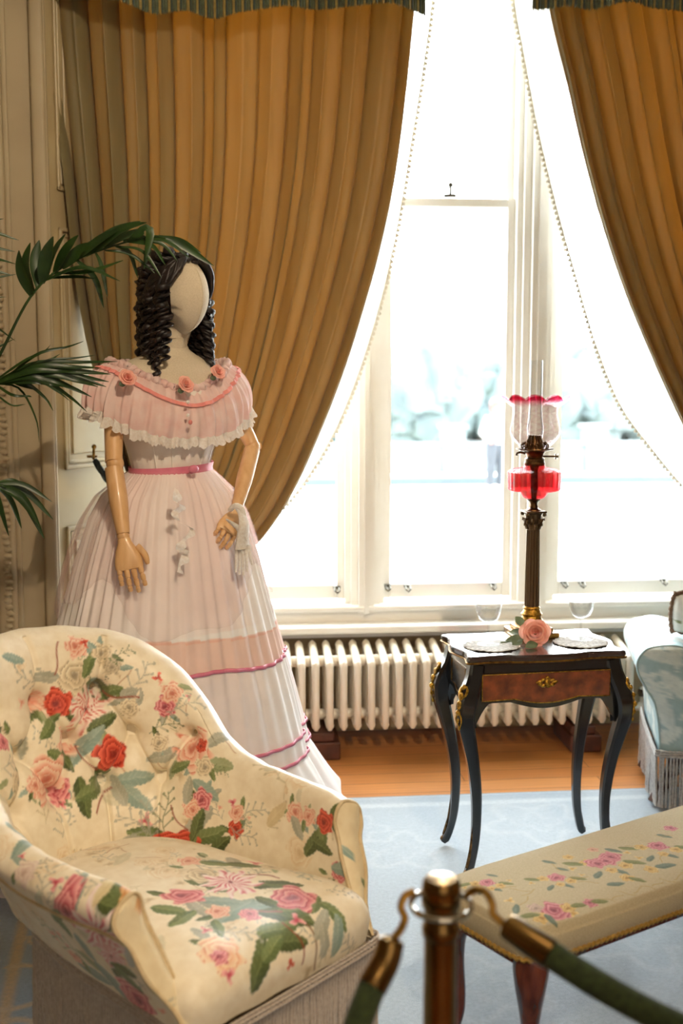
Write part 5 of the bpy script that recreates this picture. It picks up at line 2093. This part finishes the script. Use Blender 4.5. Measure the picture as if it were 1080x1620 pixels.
mb.lathe([(.031, zf3 - .002), (.033, zf3 + .004), (.029, zf3 + .010), (.030, zf3 + .018), (.024, zf3 + .022), (.026, zf3 + .03), (.034, zg - .004), (.050, zg), (.057, zg + .003), (.056, zg + .006), (.03, zg + .004)], 40)
mb.tube([(-.03, 0, zg - .010), (-.045, 0, zg - .006), (-.056, 0, zg - .009), (-.057, 0, zg - .016)], [.004, .0035, .003, .004], 6)
bu = mb.build('burner', M['brassd'], la)
cg = MB()
for k in range(14):
    a = 2 * PI * k / 14
    cg.tube([(.038 * math.cos(a), .038 * math.sin(a), zg + .003), (.042 * math.cos(a), .042 * math.sin(a), zg + .014), (.033 * math.cos(a), .033 * math.sin(a), zg + .024), (.030 * math.cos(a + .3), .030 * math.sin(a + .3), zg + .016)], .0024, 6)
    cg.tube([(.026 * math.cos(a), .026 * math.sin(a), zg + .005), (.022 * math.cos(a + .2), .022 * math.sin(a + .2), zg + .028), (.015 * math.cos(a), .015 * math.sin(a), zg + .045)], .0024, 6)
cg.lathe([(.026, zg + .003), (.022, zg + .02), (.014, zg + .04), (.012, zg + .044)], 20)
cg.build('gallery', M['brassd'], bu)
kn = MB()
kr = np.array([math.cos(-rzT - YAW), math.sin(-rzT - YAW), 0])
zk2 = lz(722)
kn.tube([kr * .02 + (0, 0, zk2), kr * .066 + (0, 0, zk2)], .0028, 8)
kn.tube([kr * .061 + (0, 0, zk2), kr * .064 + (0, 0, zk2), kr * .066 + (0, 0, zk2), kr * .070 + (0, 0, zk2), kr * .0715 + (0, 0, zk2)], [.009, .010, .004, .004, .0095], 14)
kn.build('wick_knob', M['brassd'], bu)
# shade
zs0, zs1 = zg + .005, lz(628)
prof_s = cr([(.033, zs0), (.052, zs0 + .012), (.072, zs0 + .035), (.077, zs0 + .055), (.071, zs0 + .085), (.066, zs0 + .105), (.070, zs0 + .125), (.086, zs0 + .140), (.102, zs1)], 60)
n = 240


def smod(R, Z, A):
    f = np.clip((Z - zs0) / (zs1 - zs0), 0, 1)
    e = f ** 6
    return R * (1 + .03 * np.cos(8 * A) * (f < .95) * np.sin(PI * f) + .07 * e * (np.abs(np.cos(5 * A)) - .5)), Z + .013 * e * (np.abs(np.cos(5 * A)) - .6) * 1.0 + .006 * np.clip(f - .96, 0, 1) * 20 * 0


V, F = lathe(prof_s, n, caps=False, mod=smod)
f = np.clip((V[:, 2] - zs0) / (zs1 - zs0), 0, 1.05)
k = np.clip((f - .80) / .16, 0, 1) ** 1.3
clr = s2l('FFFCFD') * (1 - k[:, None]) + np.array([.75, .05, .16]) * k[:, None]
swirl = .5 + .5 * np.sin(np.arctan2(V[:, 1], V[:, 0]) * 12 + V[:, 2] * 160 + 2 * np.sin(V[:, 2] * 220))
clr = clr * (1 - .22 * (swirl ** 3)[:, None] * np.array([.2, .6, .45]))
mk('lamp_shade', V, F, M['shade'], la, col=clr, angle=None)
mb = MB()
mb.lathe([(.018, zg + .02), (.024, zg + .045), (.026, zg + .065), (.022, zg + .095), (.0195, zg + .13), (.0195, lz(570)), (.0185, lz(570)), (.0187, zg + .13), (.021, zg + .095), (.025, zg + .065), (.023, zg + .045)], 36, caps=False)
mb.build('chimney', M['chim'], la)

# ================================================================== SILK ROSE
rp = atz(846, 1020, TH)
ro = thing('silk_rose', 'pink silk rose lying in front of the oil lamp base', 'flower', (rp[0], rp[1], TH), 0)
vd = np.array([-rp[0], -rp[1], 1.2])
bloom(np.array((0, .0, .036)), .043, vd / np.linalg.norm(vd) + np.array((0, 0, .1)), 4, 4).build('bloom', M['petal'], ro, angle=None)


def leafmesh(mb, base, tip, w, nrm, droop=.1):
    base, tip, nrm = [np.asarray(q, float) for q in (base, tip, nrm)]
    d = tip - base
    s = np.cross(d, nrm)
    s /= np.linalg.norm(s)
    V = []
    for i in range(9):
        t = i / 8
        c = base + d * t - nrm * droop * np.linalg.norm(d) * t * t
        ww = w * math.sin(PI * min(1, t * .96 + .03)) ** .8
        for k in (-1, 0, 1):
            V.append(c + s * ww * k + nrm * (.25 * ww * abs(k)))
    mb.add(V, gridF(9, 3))
    return mb


for b, t_ in ((((-.03, .0, .02)), (-.085, .02, .014)), ((-.04, .01, .016), (-.072, -.02, .006)), ((-.03, .02, .05), (-.052, .035, .082)), ((-.03, .02, .03), (-.068, .045, .034)), ((.0, -.03, .01), (-.04, -.045, .006))):
    leafmesh(MB(), b, t_, .015, (0, -.6, .8)).build('leaf', M['leafg'], ro, angle=None)
mb = MB()
mb.tube(cr([(0, .01, .02), (-.04, .012, .012), (-.1, .02, .004)], 12), .0022, 6)
mb.build('stem', M['leafg'], ro)
# ================================================================== NEEDLEPOINT BENCH
M['needle'] = mat('needlepoint_wool', 'FFFFFF', 'EDEBE6', 300, .95, attr=True, bump=.6, bscale=900, sheen=.2, spec=.2)
M['gimp'] = mat('gold_braid', 'B08A3C', '8A6A28', 200, .7, bump=.5)
M['mahog'] = mat('red_mahogany', '6A2C18', '4A1A0E', 10, .25, stretch=(5, 5, 1), coat=.5)
BT, BB = .362, .30
nc = atz(838, 1531, BB)
fc = atz(1080, 1441, BB)
dx = fc - nc
rzB = math.atan2(dx[1], dx[0])
LB, WB = 1.05, .33
ce = nc + np.array([math.cos(rzB), math.sin(rzB), 0]) * LB / 2 + np.array([-math.sin(rzB), math.cos(rzB), 0]) * WB / 2
be_ = thing('bench', 'long low bench upholstered in beige needlepoint with rose posies', 'bench', (ce[0], ce[1], 0), rzB)
nu, nv = 620, 300
per_ = []
NAb = 900
a = np.linspace(0, 2 * PI, NAb, endpoint=False)
ex = 9.0
R0 = (np.abs(np.cos(a)) ** ex + np.abs(np.sin(a)) ** ex) ** (-1 / ex)
ux, uy = R0 * np.cos(a), R0 * np.sin(a)
# even spacing along the rectangle
P2 = cr(np.stack([ux * LB / 2, uy * WB / 2], -1)[::5], NAb, closed=True)
prof = cr([(0, 0, .018), (.10, 0, .017), (.115, .0, .008), (.125, 0, -.01), (.132, 0, -.04), (.135, 0, BB - BT)], 60)
rows = []
NRb = 210
# inset rows: shrink the rectangle towards its spine
inn = np.concatenate([np.linspace(WB / 2, .012, 150), np.linspace(.011, 0, 10)])
V = []
for d in inn:
    sx = 1 - 2 * d / LB
    sy = 1 - 2 * d / WB
    z = BT + .016 * (1 - ((1 - d / (WB / 2))) ** 4) - .012 * (1 - min(1, d / .012)) ** 2
    V.append(np.column_stack([P2[:, 0] * sx, P2[:, 1] * max(sy, 0), np.full(NAb, z)]))
for z in np.linspace(BT - .014, BB, 45):
    t = (BT - z) / (BT - BB)
    bl = 1 + .004 / .13 * math.sin(PI * t)
    V.append(np.column_stack([P2[:, 0] * (1 + .004 / .5 * math.sin(PI * t)), P2[:, 1] * bl, np.full(NAb, z)]))
V = np.stack(V, 0)
nr_ = len(V)
V = V.reshape(-1, 3)
F = gridF(nr_, NAb, False, True)
nb_ = vnormals(V, F)
if nb_[NAb * 100 + 10][2] < 0:
    F, nb_ = F[:, ::-1], -nb_
bw_, bn_ = to_world(V, be_), rotz(nb_, rzB)
c_ = np.repeat(s2l('C9BC9C')[None], len(V), 0)
NR1 = ('E6A8B0', 'B85A70', '7A3048')
NY = ('EAD49A', 'C89A50', '9A6A3A')
NGn = ('7A8050', '9AA070')
NBl = ('6A7A6E', '8A9A8C')


def posy(px, py, s):
    return [('leaf', px - 42 * s, py + 4 * s, .022 * s, 10, NGn), ('leaf', px + 38 * s, py + 2 * s, .022 * s, -15, NGn), ('leaf', px - 10 * s, py + 18 * s, .018 * s, 60, NBl), ('leaf', px + 20 * s, py + 14 * s, .018 * s, -40, NBl), ('leaf', px + 10 * s, py - 14 * s, .018 * s, 30, NBl), ('rose', px - 24 * s, py + 2 * s, .017 * s, 0, NY),
            ('rose', px + 26 * s, py + 6 * s, .017 * s, 0, NY), ('bud', px + 44 * s, py - 4 * s, .012 * s, 0, NY), ('bud', px - 44 * s, py + 10 * s, .012 * s, 0, NY), ('rose', px + 8 * s, py + 12 * s, .014 * s, 0, NY), ('rose', px, py, .026 * s, 0, NR1)]


mo = []
mo += posy(880, 1388, .9)
mo += posy(958, 1362, 1.2) + [('rose', 942, 1366, .03, 0, NR1), ('rose', 966, 1355, .03, 0, NR1)]
mo += posy(1040, 1338, 1.1) + posy(770, 1396, .8)
mo += [('rose', 880, 1440, .038, 0, NR1), ('rose', 898, 1436, .02, 0, NY), ('rose', 856, 1452, .022, 0, NY), ('leaf', 838, 1448, .022, 10, NGn), ('leaf', 872, 1455, .02, -60, NBl), ('rose', 846, 1436, .02, 0, ('D8C0B8', 'B8A090', '8A7A70')), ('leaf', 916, 1432, .02, 20, NGn), ('rose', 934, 1428, .018, 0, NR1), ('leaf', 948, 1426, .02, 10, NGn),
       ('bud', 906, 1445, .016, 0, NY), ('leaf', 816, 1438, .02, 80, NBl), ('bud', 806, 1424, .016, 0, NY), ('rose', 992, 1388, .020, 0, NY), ('leaf', 974, 1398, .022, 15, NBl), ('leaf', 1008, 1392, .02, -20, NGn), ('rose', 1030, 1375, .020, 0, NY), ('leaf', 1052, 1370, .028, 20, NBl), ('rose', 898, 1356, .016, 0, NY), ('rose', 938, 1344, .016, 0, ('E6C0A8', 'C89080', '9A6050')), ('leaf', 868, 1364, .018, 30, NBl), ('rose', 1060, 1310, .02, 0, NR1)]
for k in range(9):
    mo.append(('stem', 960 + k * 16, 1424 - k * 5.2, .019, 25 * (1 if k % 2 else -1) + 15, ('B89A54',)))
for (x, y, an) in ((822, 1408, -10), (836, 1412, 40), (880, 1372, 60), (930, 1396, 0), (915, 1388, 10), (1004, 1340, 15), (1046, 1358, 70), (1050, 1322, 10), (830, 1425, 60), (800, 1404, 0)):
    mo.append(('stem', x, y, .024, an, ('B89A54',)))
c_ = paint(bw_, bn_, c_, mo)
mk('upholstered_seat', V, F, M['needle'], be_, col=c_, angle=None)
mb = MB()
t_ = np.linspace(0, 2 * PI, NAb, endpoint=False)
mb.add(*tube(np.column_stack([P2[:, 0] * 1.004, P2[:, 1] * 1.01, BB + .002 + .0025 * np.sin(np.arange(NAb) * 1.3)]), .005, 6, closed=True))
mb.build('braid_trim', M['gimp'], be_)
mb = MB()
mb.box((0, 0, BB - .012), (LB - .03, WB - .03, .03), bev=.004)
mb.build('seat_frame', M['mahog'], be_)
for sx in (1, -1):
    for sy in (1, -1):
        d = np.array([sx, sy, 0]) / math.sqrt(2)
        b0 = np.array([sx * (LB / 2 - .045), sy * (WB / 2 - .045), 0])
        P = cr([(.0, .30, .036), (.006, .27, .038), (.012, .235, .033), (.006, .18, .024), (-.004, .12, .017), (-.006, .07, .0145), (.004, .035, .017), (.016, .022, .022), (.02, .019, .019)], 30)
        mb = MB()
        mb.tube(b0 + P[:, :1] * d + np.stack([0 * P[:, 0], 0 * P[:, 0], P[:, 1]], -1), P[:, 2], 14)
        mb.build('leg', M['mahog'], be_)

# ================================================================== BARRIER POST AND ROPES
M['pbrass'] = mat('polished_brass', '8E7040', '6E5430', 5, .22, 1.0)
M['velvet'] = mat('green_velvet', '2E3C14', '1E2A0C', 120, .9, sheen=.1)
pd = 1.6
pt = at(698, 1388, pd)
sp = thing('barrier_post', 'brass barrier post in the foreground with a domed cap and ring', 'barrier post', (pt[0], pt[1], 0))
zt_ = float(pt[2])
mb = MB()
mb.lathe([(.0235, .03), (.0235, zt_ - .085)], 40)
mb.build('post', M['pbrass'], sp)
mb = MB()
mb.lathe([(.0245, zt_ - .045), (.0275, zt_ - .04), (.0275, zt_ - .016), (.0262, zt_ - .006), (.022, zt_ - .001), (.0005, zt_ + .002)], 40)
mb.lathe([(.0235, zt_ - .088), (.0265, zt_ - .084), (.0265, zt_ - .070), (.0235, zt_ - .066), (.0235, zt_ - .044)], 40)
mb.build('cap', M['pbrass'], sp)
mb = MB()
mb.add(*tube([(.042 * math.cos(a), .042 * math.sin(a), zt_ - .040 + .003 * math.sin(a)) for a in np.linspace(0, 2 * PI, 48, endpoint=False)], .0042, 8, closed=True))
mb.build('ring', mat('chromed_ring', 'C8C0B0', 'A8A090', 20, .15, 1.0), sp)
mb = MB()
mb.lathe([(.15, 0), (.15, .012), (.13, .024), (.06, .034), (.026, .05), (.0235, .06)], 48)
mb.build('base', M['pbrass'], sp)


def rope(lab, pts, hook):
    o = np.array([pts[0][0], pts[0][1], 0])
    loc = at(*pts[1])
    root = thing('barrier_rope', lab, 'rope', loc, 0, 'ropes hooked to the barrier post')
    L = np.array(loc)
    hp = cr([at(*q) - L for q in hook], 20)
    mb = MB()
    mb.tube(hp, .0055, 8)
    mb.build('hook', M['brass'], root)
    P = [at(*q) - L for q in pts]
    mb = MB()
    e = cr(P[:3], 18)
    mb.tube(e, np.interp(np.linspace(0, 1, 18), [0, .05, .12, .9, 1], [.009, .017, .0185, .0205, .0205]), 20)
    mb.build('end_ferrule', M['pbrass'], root)
    mb = MB()
    mb.tube(cr(P[2:], 50), .019, 18)
    mb.build('velvet_cord', M['velvet'], root, angle=None)


rope('green velvet barrier rope hanging to the left from the post', [(620, 1482, 1.56), (610, 1520, 1.55), (588, 1562, 1.53), (566, 1620, 1.50), (546, 1690, 1.46), (520, 1800, 1.42), (470, 1900, 1.3)],
     [(655, 1410, 1.585), (640, 1418, 1.58), (634, 1436, 1.575), (640, 1452, 1.57), (634, 1470, 1.565), (622, 1484, 1.56)])
rope('green velvet barrier rope running down to the right from the post', [(798, 1462, 1.56), (830, 1484, 1.54), (870, 1510, 1.52), (950, 1560, 1.49), (1030, 1604, 1.46), (1110, 1640, 1.43), (1200, 1670, 1.4)],
     [(738, 1416, 1.585), (752, 1408, 1.58), (768, 1412, 1.575), (778, 1430, 1.57), (780, 1446, 1.565), (796, 1462, 1.56)])

# ================================================================== BLUE SOFA
M['damask'] = mat('blue_damask', 'FFFFFF', 'F2F4F4', 40, .5, attr=True, sheen=.05, bump=.05, bscale=700)
M['sfringe'] = mat('grey_bullion_fringe', 'B8B4B0', 'A29E9A', 120, .85, bump=.3, bscale=500)
fs = C2W([1.03, 3.95, 0])
rzS = math.radians(-8) - YAW
so = thing('sofa', 'pale blue damask sofa with a scrolled arm at the right edge', 'sofa', fs, rzS)
# local: +x along the sofa to the right, -y faces the room, arm front at the origin
SB = s2l('A4BEC2')


def sof(name, V, F, seed, nmot, parent=so, mo_=None, flip=None):
    nn_ = vnormals(V, F)
    colr = np.repeat(SB[None], len(V), 0)
    P_ = [('damask', ('DCE4DE',)), ('sprig', ('DAE4E0',)), ('leaf', ('D6E0DC', 'C6D4D2')), ('stem', ('D8E2DE',)), ('leaf', ('DCE6E2', 'CCD8D6'))]
    colr = scatter(to_world(V, so), rotz(nn_, rzS), colr, nmot, P_, .035, .08, seed)
    return mk(name, V, F, M['damask'], parent, col=colr, angle=None)


# arm: profile in x,z swept along y
apf = cr([(.21, .19), (.20, .36), (.19, .55), (.185, .63), (.15, .70), (.07, .725), (-.01, .70), (-.055, .64), (-.05, .57), (-.01, .50), (.022, .43), (.035, .36), (.045, .27), (.05, .19)], 150)
apf[:, 1] = np.where(apf[:, 1] > .3, .3 + (apf[:, 1] - .3) * .64, apf[:, 1])
apf[:, 0] = np.where(apf[:, 0] < 0, apf[:, 0] * .6, apf[:, 0])
AL = .50
nyy = 150
V = np.zeros((nyy, 150, 3))
for j in range(nyy):
    y = AL * j / (nyy - 1)
    V[j, :, 0] = apf[:, 0]
    V[j, :, 1] = y
    V[j, :, 2] = apf[:, 1] + .0015 * np.sin(apf[:, 0] * 60 + y * 20)
ar = sof('arm', V.reshape(-1, 3), gridF(nyy, 150), 2, 60)
# domed arm front
k = 75
Q = np.zeros((k, 15, 3))
for j in range(k):
    a_, b_ = apf[j], apf[149 - j]
    for q in range(15):
        f = q / 14
        Q[j, q] = (a_[0] * (1 - f) + b_[0] * f, -.022 * math.sin(PI * f) ** .6 * min(1, (k - j) / 9), a_[1] * (1 - f) + b_[1] * f)
sof('arm_front', Q.reshape(-1, 3), gridF(k, 15), 6, 12)
V_, F_ = tube(np.stack([apf[:, 0], np.full(150, -.002), apf[:, 1]], -1), .004, 8)
mk('piping', V_, F_, M['damask'], so, col=np.repeat(SB[None], len(V_), 0))
AR2 = np.zeros((nyy, 150, 3))
AR2[:] = V
AR2[:, :, 0] = 1.2 - AR2[:, :, 0]
sof('arm', AR2.reshape(-1, 3), gridF(nyy, 150)[:, ::-1], 12, 20)
# body, seat and back
mb = MB()
mb.box((.60, .26, .28), (1.08, .48, .18), bev=.03, seg=3)
V, F = np.concatenate(mb.V), mb.F
mk('base', V, F, M['damask'], so, col=np.repeat(SB[None], len(V), 0))
mb = MB()
mb.box((.60, .22, .40), (.80, .42, .10), bev=.05, seg=4)
V, F = np.concatenate(mb.V), mb.F
mk('seat_cushion', V, F, M['damask'], so, col=np.repeat(SB[None], len(V), 0))
bp_ = cr([(.36, .35), (.34, .5), (.36, .66), (.40, .70), (.44, .66), (.45, .5), (.44, .28)], 50)
V = np.zeros((60, 50, 3))
for j in range(60):
    x = 0.19 + .82 * j / 59
    V[j, :, 0] = x
    V[j, :, 1] = bp_[:, 0] + .06
    V[j, :, 2] = bp_[:, 1] + (.03 * math.sin(PI * j / 59)) * (bp_[:, 1] > .6)
sof('backrest', V.reshape(-1, 3), gridF(60, 50), 8, 30)
pathf = cr([(.05, .50), (.045, .3), (.045, .0), (.05, -.018), (.10, -.022), (.3, -.005), (.9, -.005), (1.14, -.02), (1.155, .0), (1.155, .5)], 2200)
Lc = np.concatenate([[0], np.cumsum(np.linalg.norm(np.diff(pathf, axis=0), axis=1))])
tg = np.gradient(pathf, axis=0)
nn = np.stack([tg[:, 1], -tg[:, 0]], -1)
nn /= np.linalg.norm(nn, axis=1, keepdims=True)
nn = nn * -1 if nn[0, 0] > 0 else nn
Z = np.array([.215, .205, .2, .16, .11, .06, .02])
V = np.zeros((2200, len(Z), 3))
for j, z in enumerate(Z):
    amp = .005 if j > 1 else 0
    w = amp * np.abs(np.sin(PI * Lc / .011)) + .004 * np.sin(Lc * 30) * (j > 2) + .012
    V[:, j, :2] = pathf + nn * w[:, None]
    V[:, j, 2] = z
cords(pathf, nn, .0105, .205, .02, .0045, .010, 3).build('fringe', M['sfringe'], so, angle=None)
for (x, y) in ((.12, .06), (1.08, .06), (.12, .42), (1.08, .42)):
    mb = MB()
    mb.tube([(x, y, .2), (x - .02 * np.sign(.6 - x), y, .12), (x - .085 * np.sign(.6 - x), y - .02, .012)], [.03, .026, .018], 10)
    mb.build('leg', M['dwood'], so)
# tasselled cushion over the arm
cl_ = at(1082, 1000, 4.05)
cl_[2] = .655
cu = thing('cushion', 'white sprigged cushion with brown trim resting on the sofa arm', 'cushion', cl_, rzS)
mb = MB()
n = 40
U_, V2 = np.meshgrid(np.linspace(-1, 1, n), np.linspace(-1, 1, n), indexing='ij')
prof_c = (1 - U_ ** 4) * (1 - V2 ** 4)
for s in (1, -1):
    x = .17 * U_ * (1 - .05 * (V2 ** 2))
    y = s * .055 * np.clip(prof_c, 0, 1) ** .5
    z = .075 * V2 * (1 - .05 * U_ ** 2)
    ca_, sa_ = math.cos(.25), math.sin(.25)
    P = np.stack([x + .13, y * ca_ - z * sa_ + .04, y * sa_ + z * ca_], -1).reshape(-1, 3)
    mb.add(P, gridF(n, n) if s < 0 else gridF(n, n)[:, ::-1])
V, F = np.concatenate(mb.V), mb.F
col_ = np.repeat(s2l('EFEFE8')[None], len(V), 0)
nn_ = vnormals(V, F)
col_ = scatter(to_world(V, cu), rotz(nn_, rzS), col_, 40, [('sprig', NBl), ('rose', NR1), ('leaf', NGn)], .015, .03, 5)
mk('cushion_cover', V, F, M['damask'], cu, col=col_, angle=None)
mb = MB()
t_ = np.linspace(-1, 1, 40)
ed = []
for (u, v) in [(t, -1) for t in t_] + [(1, t) for t in t_] + [(-t, 1) for t in t_] + [(-1, -t) for t in t_]:
    x, z = .17 * u * (1 - .05 * v * v), .075 * v * (1 - .05 * u * u)
    ed.append((x + .13, -z * sa_ + .04, z * ca_))
ed = np.array(ed)
mb.add(*tube(ed + .003 * np.sin(np.arange(160) * 1.1)[:, None], .009, 7, closed=True))
mb.build('ruched_trim', mat('brown_trim', '8A6E58', '6E5442', 150, .9, bump=.5), cu)

# ================================================================== PALM
M['palm'] = mat('palm_leaf', '2F4A1C', '22381A', 12, .38, trans=.15, stretch=(1, 1, 1), spec=.5)
M['pstem'] = mat('palm_stem', '5A7030', '48602A', 20, .5)
M['pot'] = mat('glazed_pot', '3A4A5A', '2C3A48', 6, .25, coat=.4)
pc = at(-190, 900, 3.15)
pa = thing('potted_palm', 'tall palm in a pot at the left edge with fronds crossing the mannequin', 'palm', (pc[0], pc[1], 0), 0)
mb = MB()
mb.lathe([(.13, .012), (.15, .02), (.19, .28), (.2, .32), (.185, .33), (.17, .30), (.02, .295)], 40)
mb.build('pot', M['pot'], pa)
mb = MB()
for k in range(5):
    a = k * 1.25
    mb.tube(cr([(.03 * math.cos(a), .03 * math.sin(a), .28), (.05 * math.cos(a), .05 * math.sin(a), .5), (.04 * math.cos(a), .04 * math.sin(a), .75)], 8), [.02, .02, .019, .018, .017, .016, .014, .01], 8)
mb.build('cane', M['pstem'], pa)
PO = np.array(pa.location)
rs = np.random.RandomState(21)


def blade(mb, pts, w, fold=.35, n=14):
    """one long tapering leaflet through three or four points"""
    P = cr(pts, n)
    T = np.gradient(P, axis=0)
    T /= np.linalg.norm(T, axis=1, keepdims=True)
    view = np.array([0, -1.0, .35]) + .5 * rs.randn(3) * np.array([1, .2, .6])
    V = []
    for i in range(n):
        u = i / (n - 1)
        ww = w * (math.sin(PI * (u * .90 + .09)) ** .75)
        s = np.cross(T[i], view)
        s /= max(np.linalg.norm(s), 1e-6)
        nr = np.cross(s, T[i])
        V += [P[i] - s * ww + nr * ww * fold, P[i], P[i] + s * ww + nr * ww * fold]
    mb.add(V, gridF(n, 3))


def frond(stem, leaves, w=.011):
    """stem: pixel/depth points; leaves: lists of (px, py, depth) from the midrib outwards"""
    P = cr([at(*p) - PO if len(p) == 3 else np.array(p[:3]) for p in stem], 70)
    fo = MB()
    fo.tube(P, np.linspace(.0075, .002, 70), 7)
    for lf in leaves:
        ww = w
        if np.isscalar(lf[-1]):
            ww = lf[-1]
            lf = lf[:-1]
        blade(fo, [at(*q) - PO for q in lf], ww)
    fo.build('frond', M['palm'], pa, angle=None)


B0 = (0.03, 0, .70, 0)
D = 3.2
# upper frond arching over the mannequin's head
L1 = []
for (bx, by, mx, my, tx, ty, w) in (
        (50, 468, 34, 430, 30, 396, .014), (54, 462, 42, 420, 48, 384, .015), (60, 455, 56, 412, 62, 380, .016), (66, 448, 72, 405, 84, 374, .017), (76, 440, 88, 400, 104, 370, .016),
        (86, 432, 106, 396, 124, 372, .016), (98, 424, 122, 398, 140, 384, .014), (108, 418, 140, 392, 165, 374, .013), (122, 410, 158, 380, 190, 362, .013), (135, 404, 175, 372, 222, 350, .015),
        (150, 398, 190, 366, 232, 352, .015), (165, 392, 205, 372, 240, 360, .012), (70, 445, 130, 424, 190, 445, .008), (85, 432, 140, 430, 195, 412, .006), (80, 440, 120, 438, 150, 441, .005),
        (120, 410, 150, 440, 164, 487, .008), (150, 398, 160, 420, 170, 470, .006), (180, 388, 205, 400, 218, 440, .006), (195, 382, 232, 380, 228, 425, .010), (205, 380, 235, 362, 230, 410, .012),
        (200, 382, 240, 388, 262, 420, .006), (215, 380, 255, 386, 280, 412, .006), (225, 378, 262, 382, 300, 408, .006), (235, 374, 280, 384, 338, 421, .010), (240, 374, 285, 380, 318, 400, .006), (165, 396, 205, 402, 245, 432, .005), (185, 390, 225, 398, 256, 440, .005)):
    s_ = rs.uniform(-.05, .03)
    L1.append([(bx, by, D), (mx, my, D + s_), (tx, ty, D + 1.6 * s_), w])
frond([B0, (-60, 660, D), (-5, 570, D), (48, 470, D), (100, 422, D), (170, 392, D), (240, 374, D), (262, 378, D)], L1)
# middle frond spreading towards the shoulder
L2 = []
for (mx, my, tx, ty, w) in ((60, 560, 132, 540, .004), (70, 572, 150, 562, .004), (55, 575, 186, 572, .006), (60, 580, 160, 582, .007), (70, 584, 175, 592, .009), (75, 588, 172, 604, .010), (80, 590, 168, 612, .010),
                            (70, 592, 155, 612, .009), (62, 596, 145, 628, .009), (65, 598, 138, 652, .007), (50, 600, 112, 636, .006), (48, 604, 100, 612, .006), (40, 606, 84, 650, .005), (50, 588, 120, 588, .008), (40, 582, 95, 560, .006),
                            (30, 615, 62, 700, .004), (20, 625, 50, 628, .004), (15, 640, 40, 640, .003), (40, 570, 80, 545, .004), (30, 608, 60, 622, .005), (35, 592, 100, 600, .009), (45, 596, 118, 616, .008)):
    k = rs.uniform(0, 1)
    s_ = rs.uniform(-.06, .04)
    L2.append([(-25 + 45 * k, 612 - 18 * k, D - .02), (mx, my, D - .02 + s_), ((mx + tx) / 2 + 10, (my * .45 + ty * .55), D + s_), (tx, ty, D + 1.4 * s_), w])
frond([B0, (-120, 720, D), (-60, 640, D - .02), (-10, 604, D - .02), (40, 590, D - .02), (80, 588, D)], L2)
# lower frond
L3 = []
for (mx, my, tx, ty, w) in ((35, 766, 82, 794, .007), (40, 778, 84, 822, .008), (34, 785, 70, 852, .010), (15, 790, 34, 836, .009), (0, 795, 14, 848, .008), (30, 790, 62, 832, .009), (20, 760, 50, 775, .005), (-12, 790, -20, 850, .009), (-30, 780, -50, 840, .009)):
    s_ = rs.uniform(-.05, .04)
    L3.append([(-10, 766, D - .15), (mx, my, D - .15 + s_), (tx, ty, D - .15 + 1.5 * s_), w])
frond([B0, (-120, 800, D - .1), (-60, 768, D - .13), (-14, 764, D - .15), (10, 772, D - .15)], L3)
# upper left frond outside the frame, tips reaching in
L4 = []
for (mx, my, tx, ty, w) in ((-20, 368, 30, 380, .006), (-20, 392, 24, 398, .005), (-20, 408, 26, 418, .006), (-25, 425, 20, 436, .006), (-20, 440, 26, 434, .004), (-30, 352, 6, 346, .005), (-30, 500, 25, 540, .004), (-30, 470, 10, 470, .004), (-130, 420, -180, 470, .009), (-120, 400, -170, 420, .009), (-110, 370, -150, 370, .009), (-90, 460, -130, 520, .009), (-30, 555, 24, 536, .004)):
    L4.append([(-70 + rs.uniform(-15, 15), 420 + (my - 420) * .6, D + .1), (mx, my, D + .1), (tx, ty, D + .12), w])
frond([B0, (-150, 660, D + .1), (-100, 520, D + .1), (-70, 430, D + .1), (-72, 360, D + .1)], L4)
# fronds reaching away on the far side of the pot, their tips low in front of the left wall
L5 = []
for q in range(16):
    f = q / 15
    bx, by = -60 + 70 * f, 740 - 20 * f
    for s in (-1, 1):
        L5.append([(-70 + 10 * q * .4, 700, D + .45), (-60 + (20 + 4 * q) * s, 720 + q, D + .5), (-60 + (70 - 2 * q) * s, 760 + 5 * q, D + .5), .012])
for (base, tipx, tipy, dd) in (((-260, 560), -380, 560, 3.0), ((-240, 500), -330, 430, 2.9)):
    Lx = []
    for q in range(14):
        f = q / 13
        bx, by = base[0] + (tipx - base[0]) * f, base[1] + (tipy - base[1]) * f
        for s in (-1, 1):
            Lx.append([(bx, by, dd), (bx - 20, by + 40 * s, dd), (bx - 45, by + 75 * s + 25, dd), .010])
    frond([B0, (-220, 680, 3.05), (base[0], base[1], dd), (tipx, tipy, dd)], Lx)
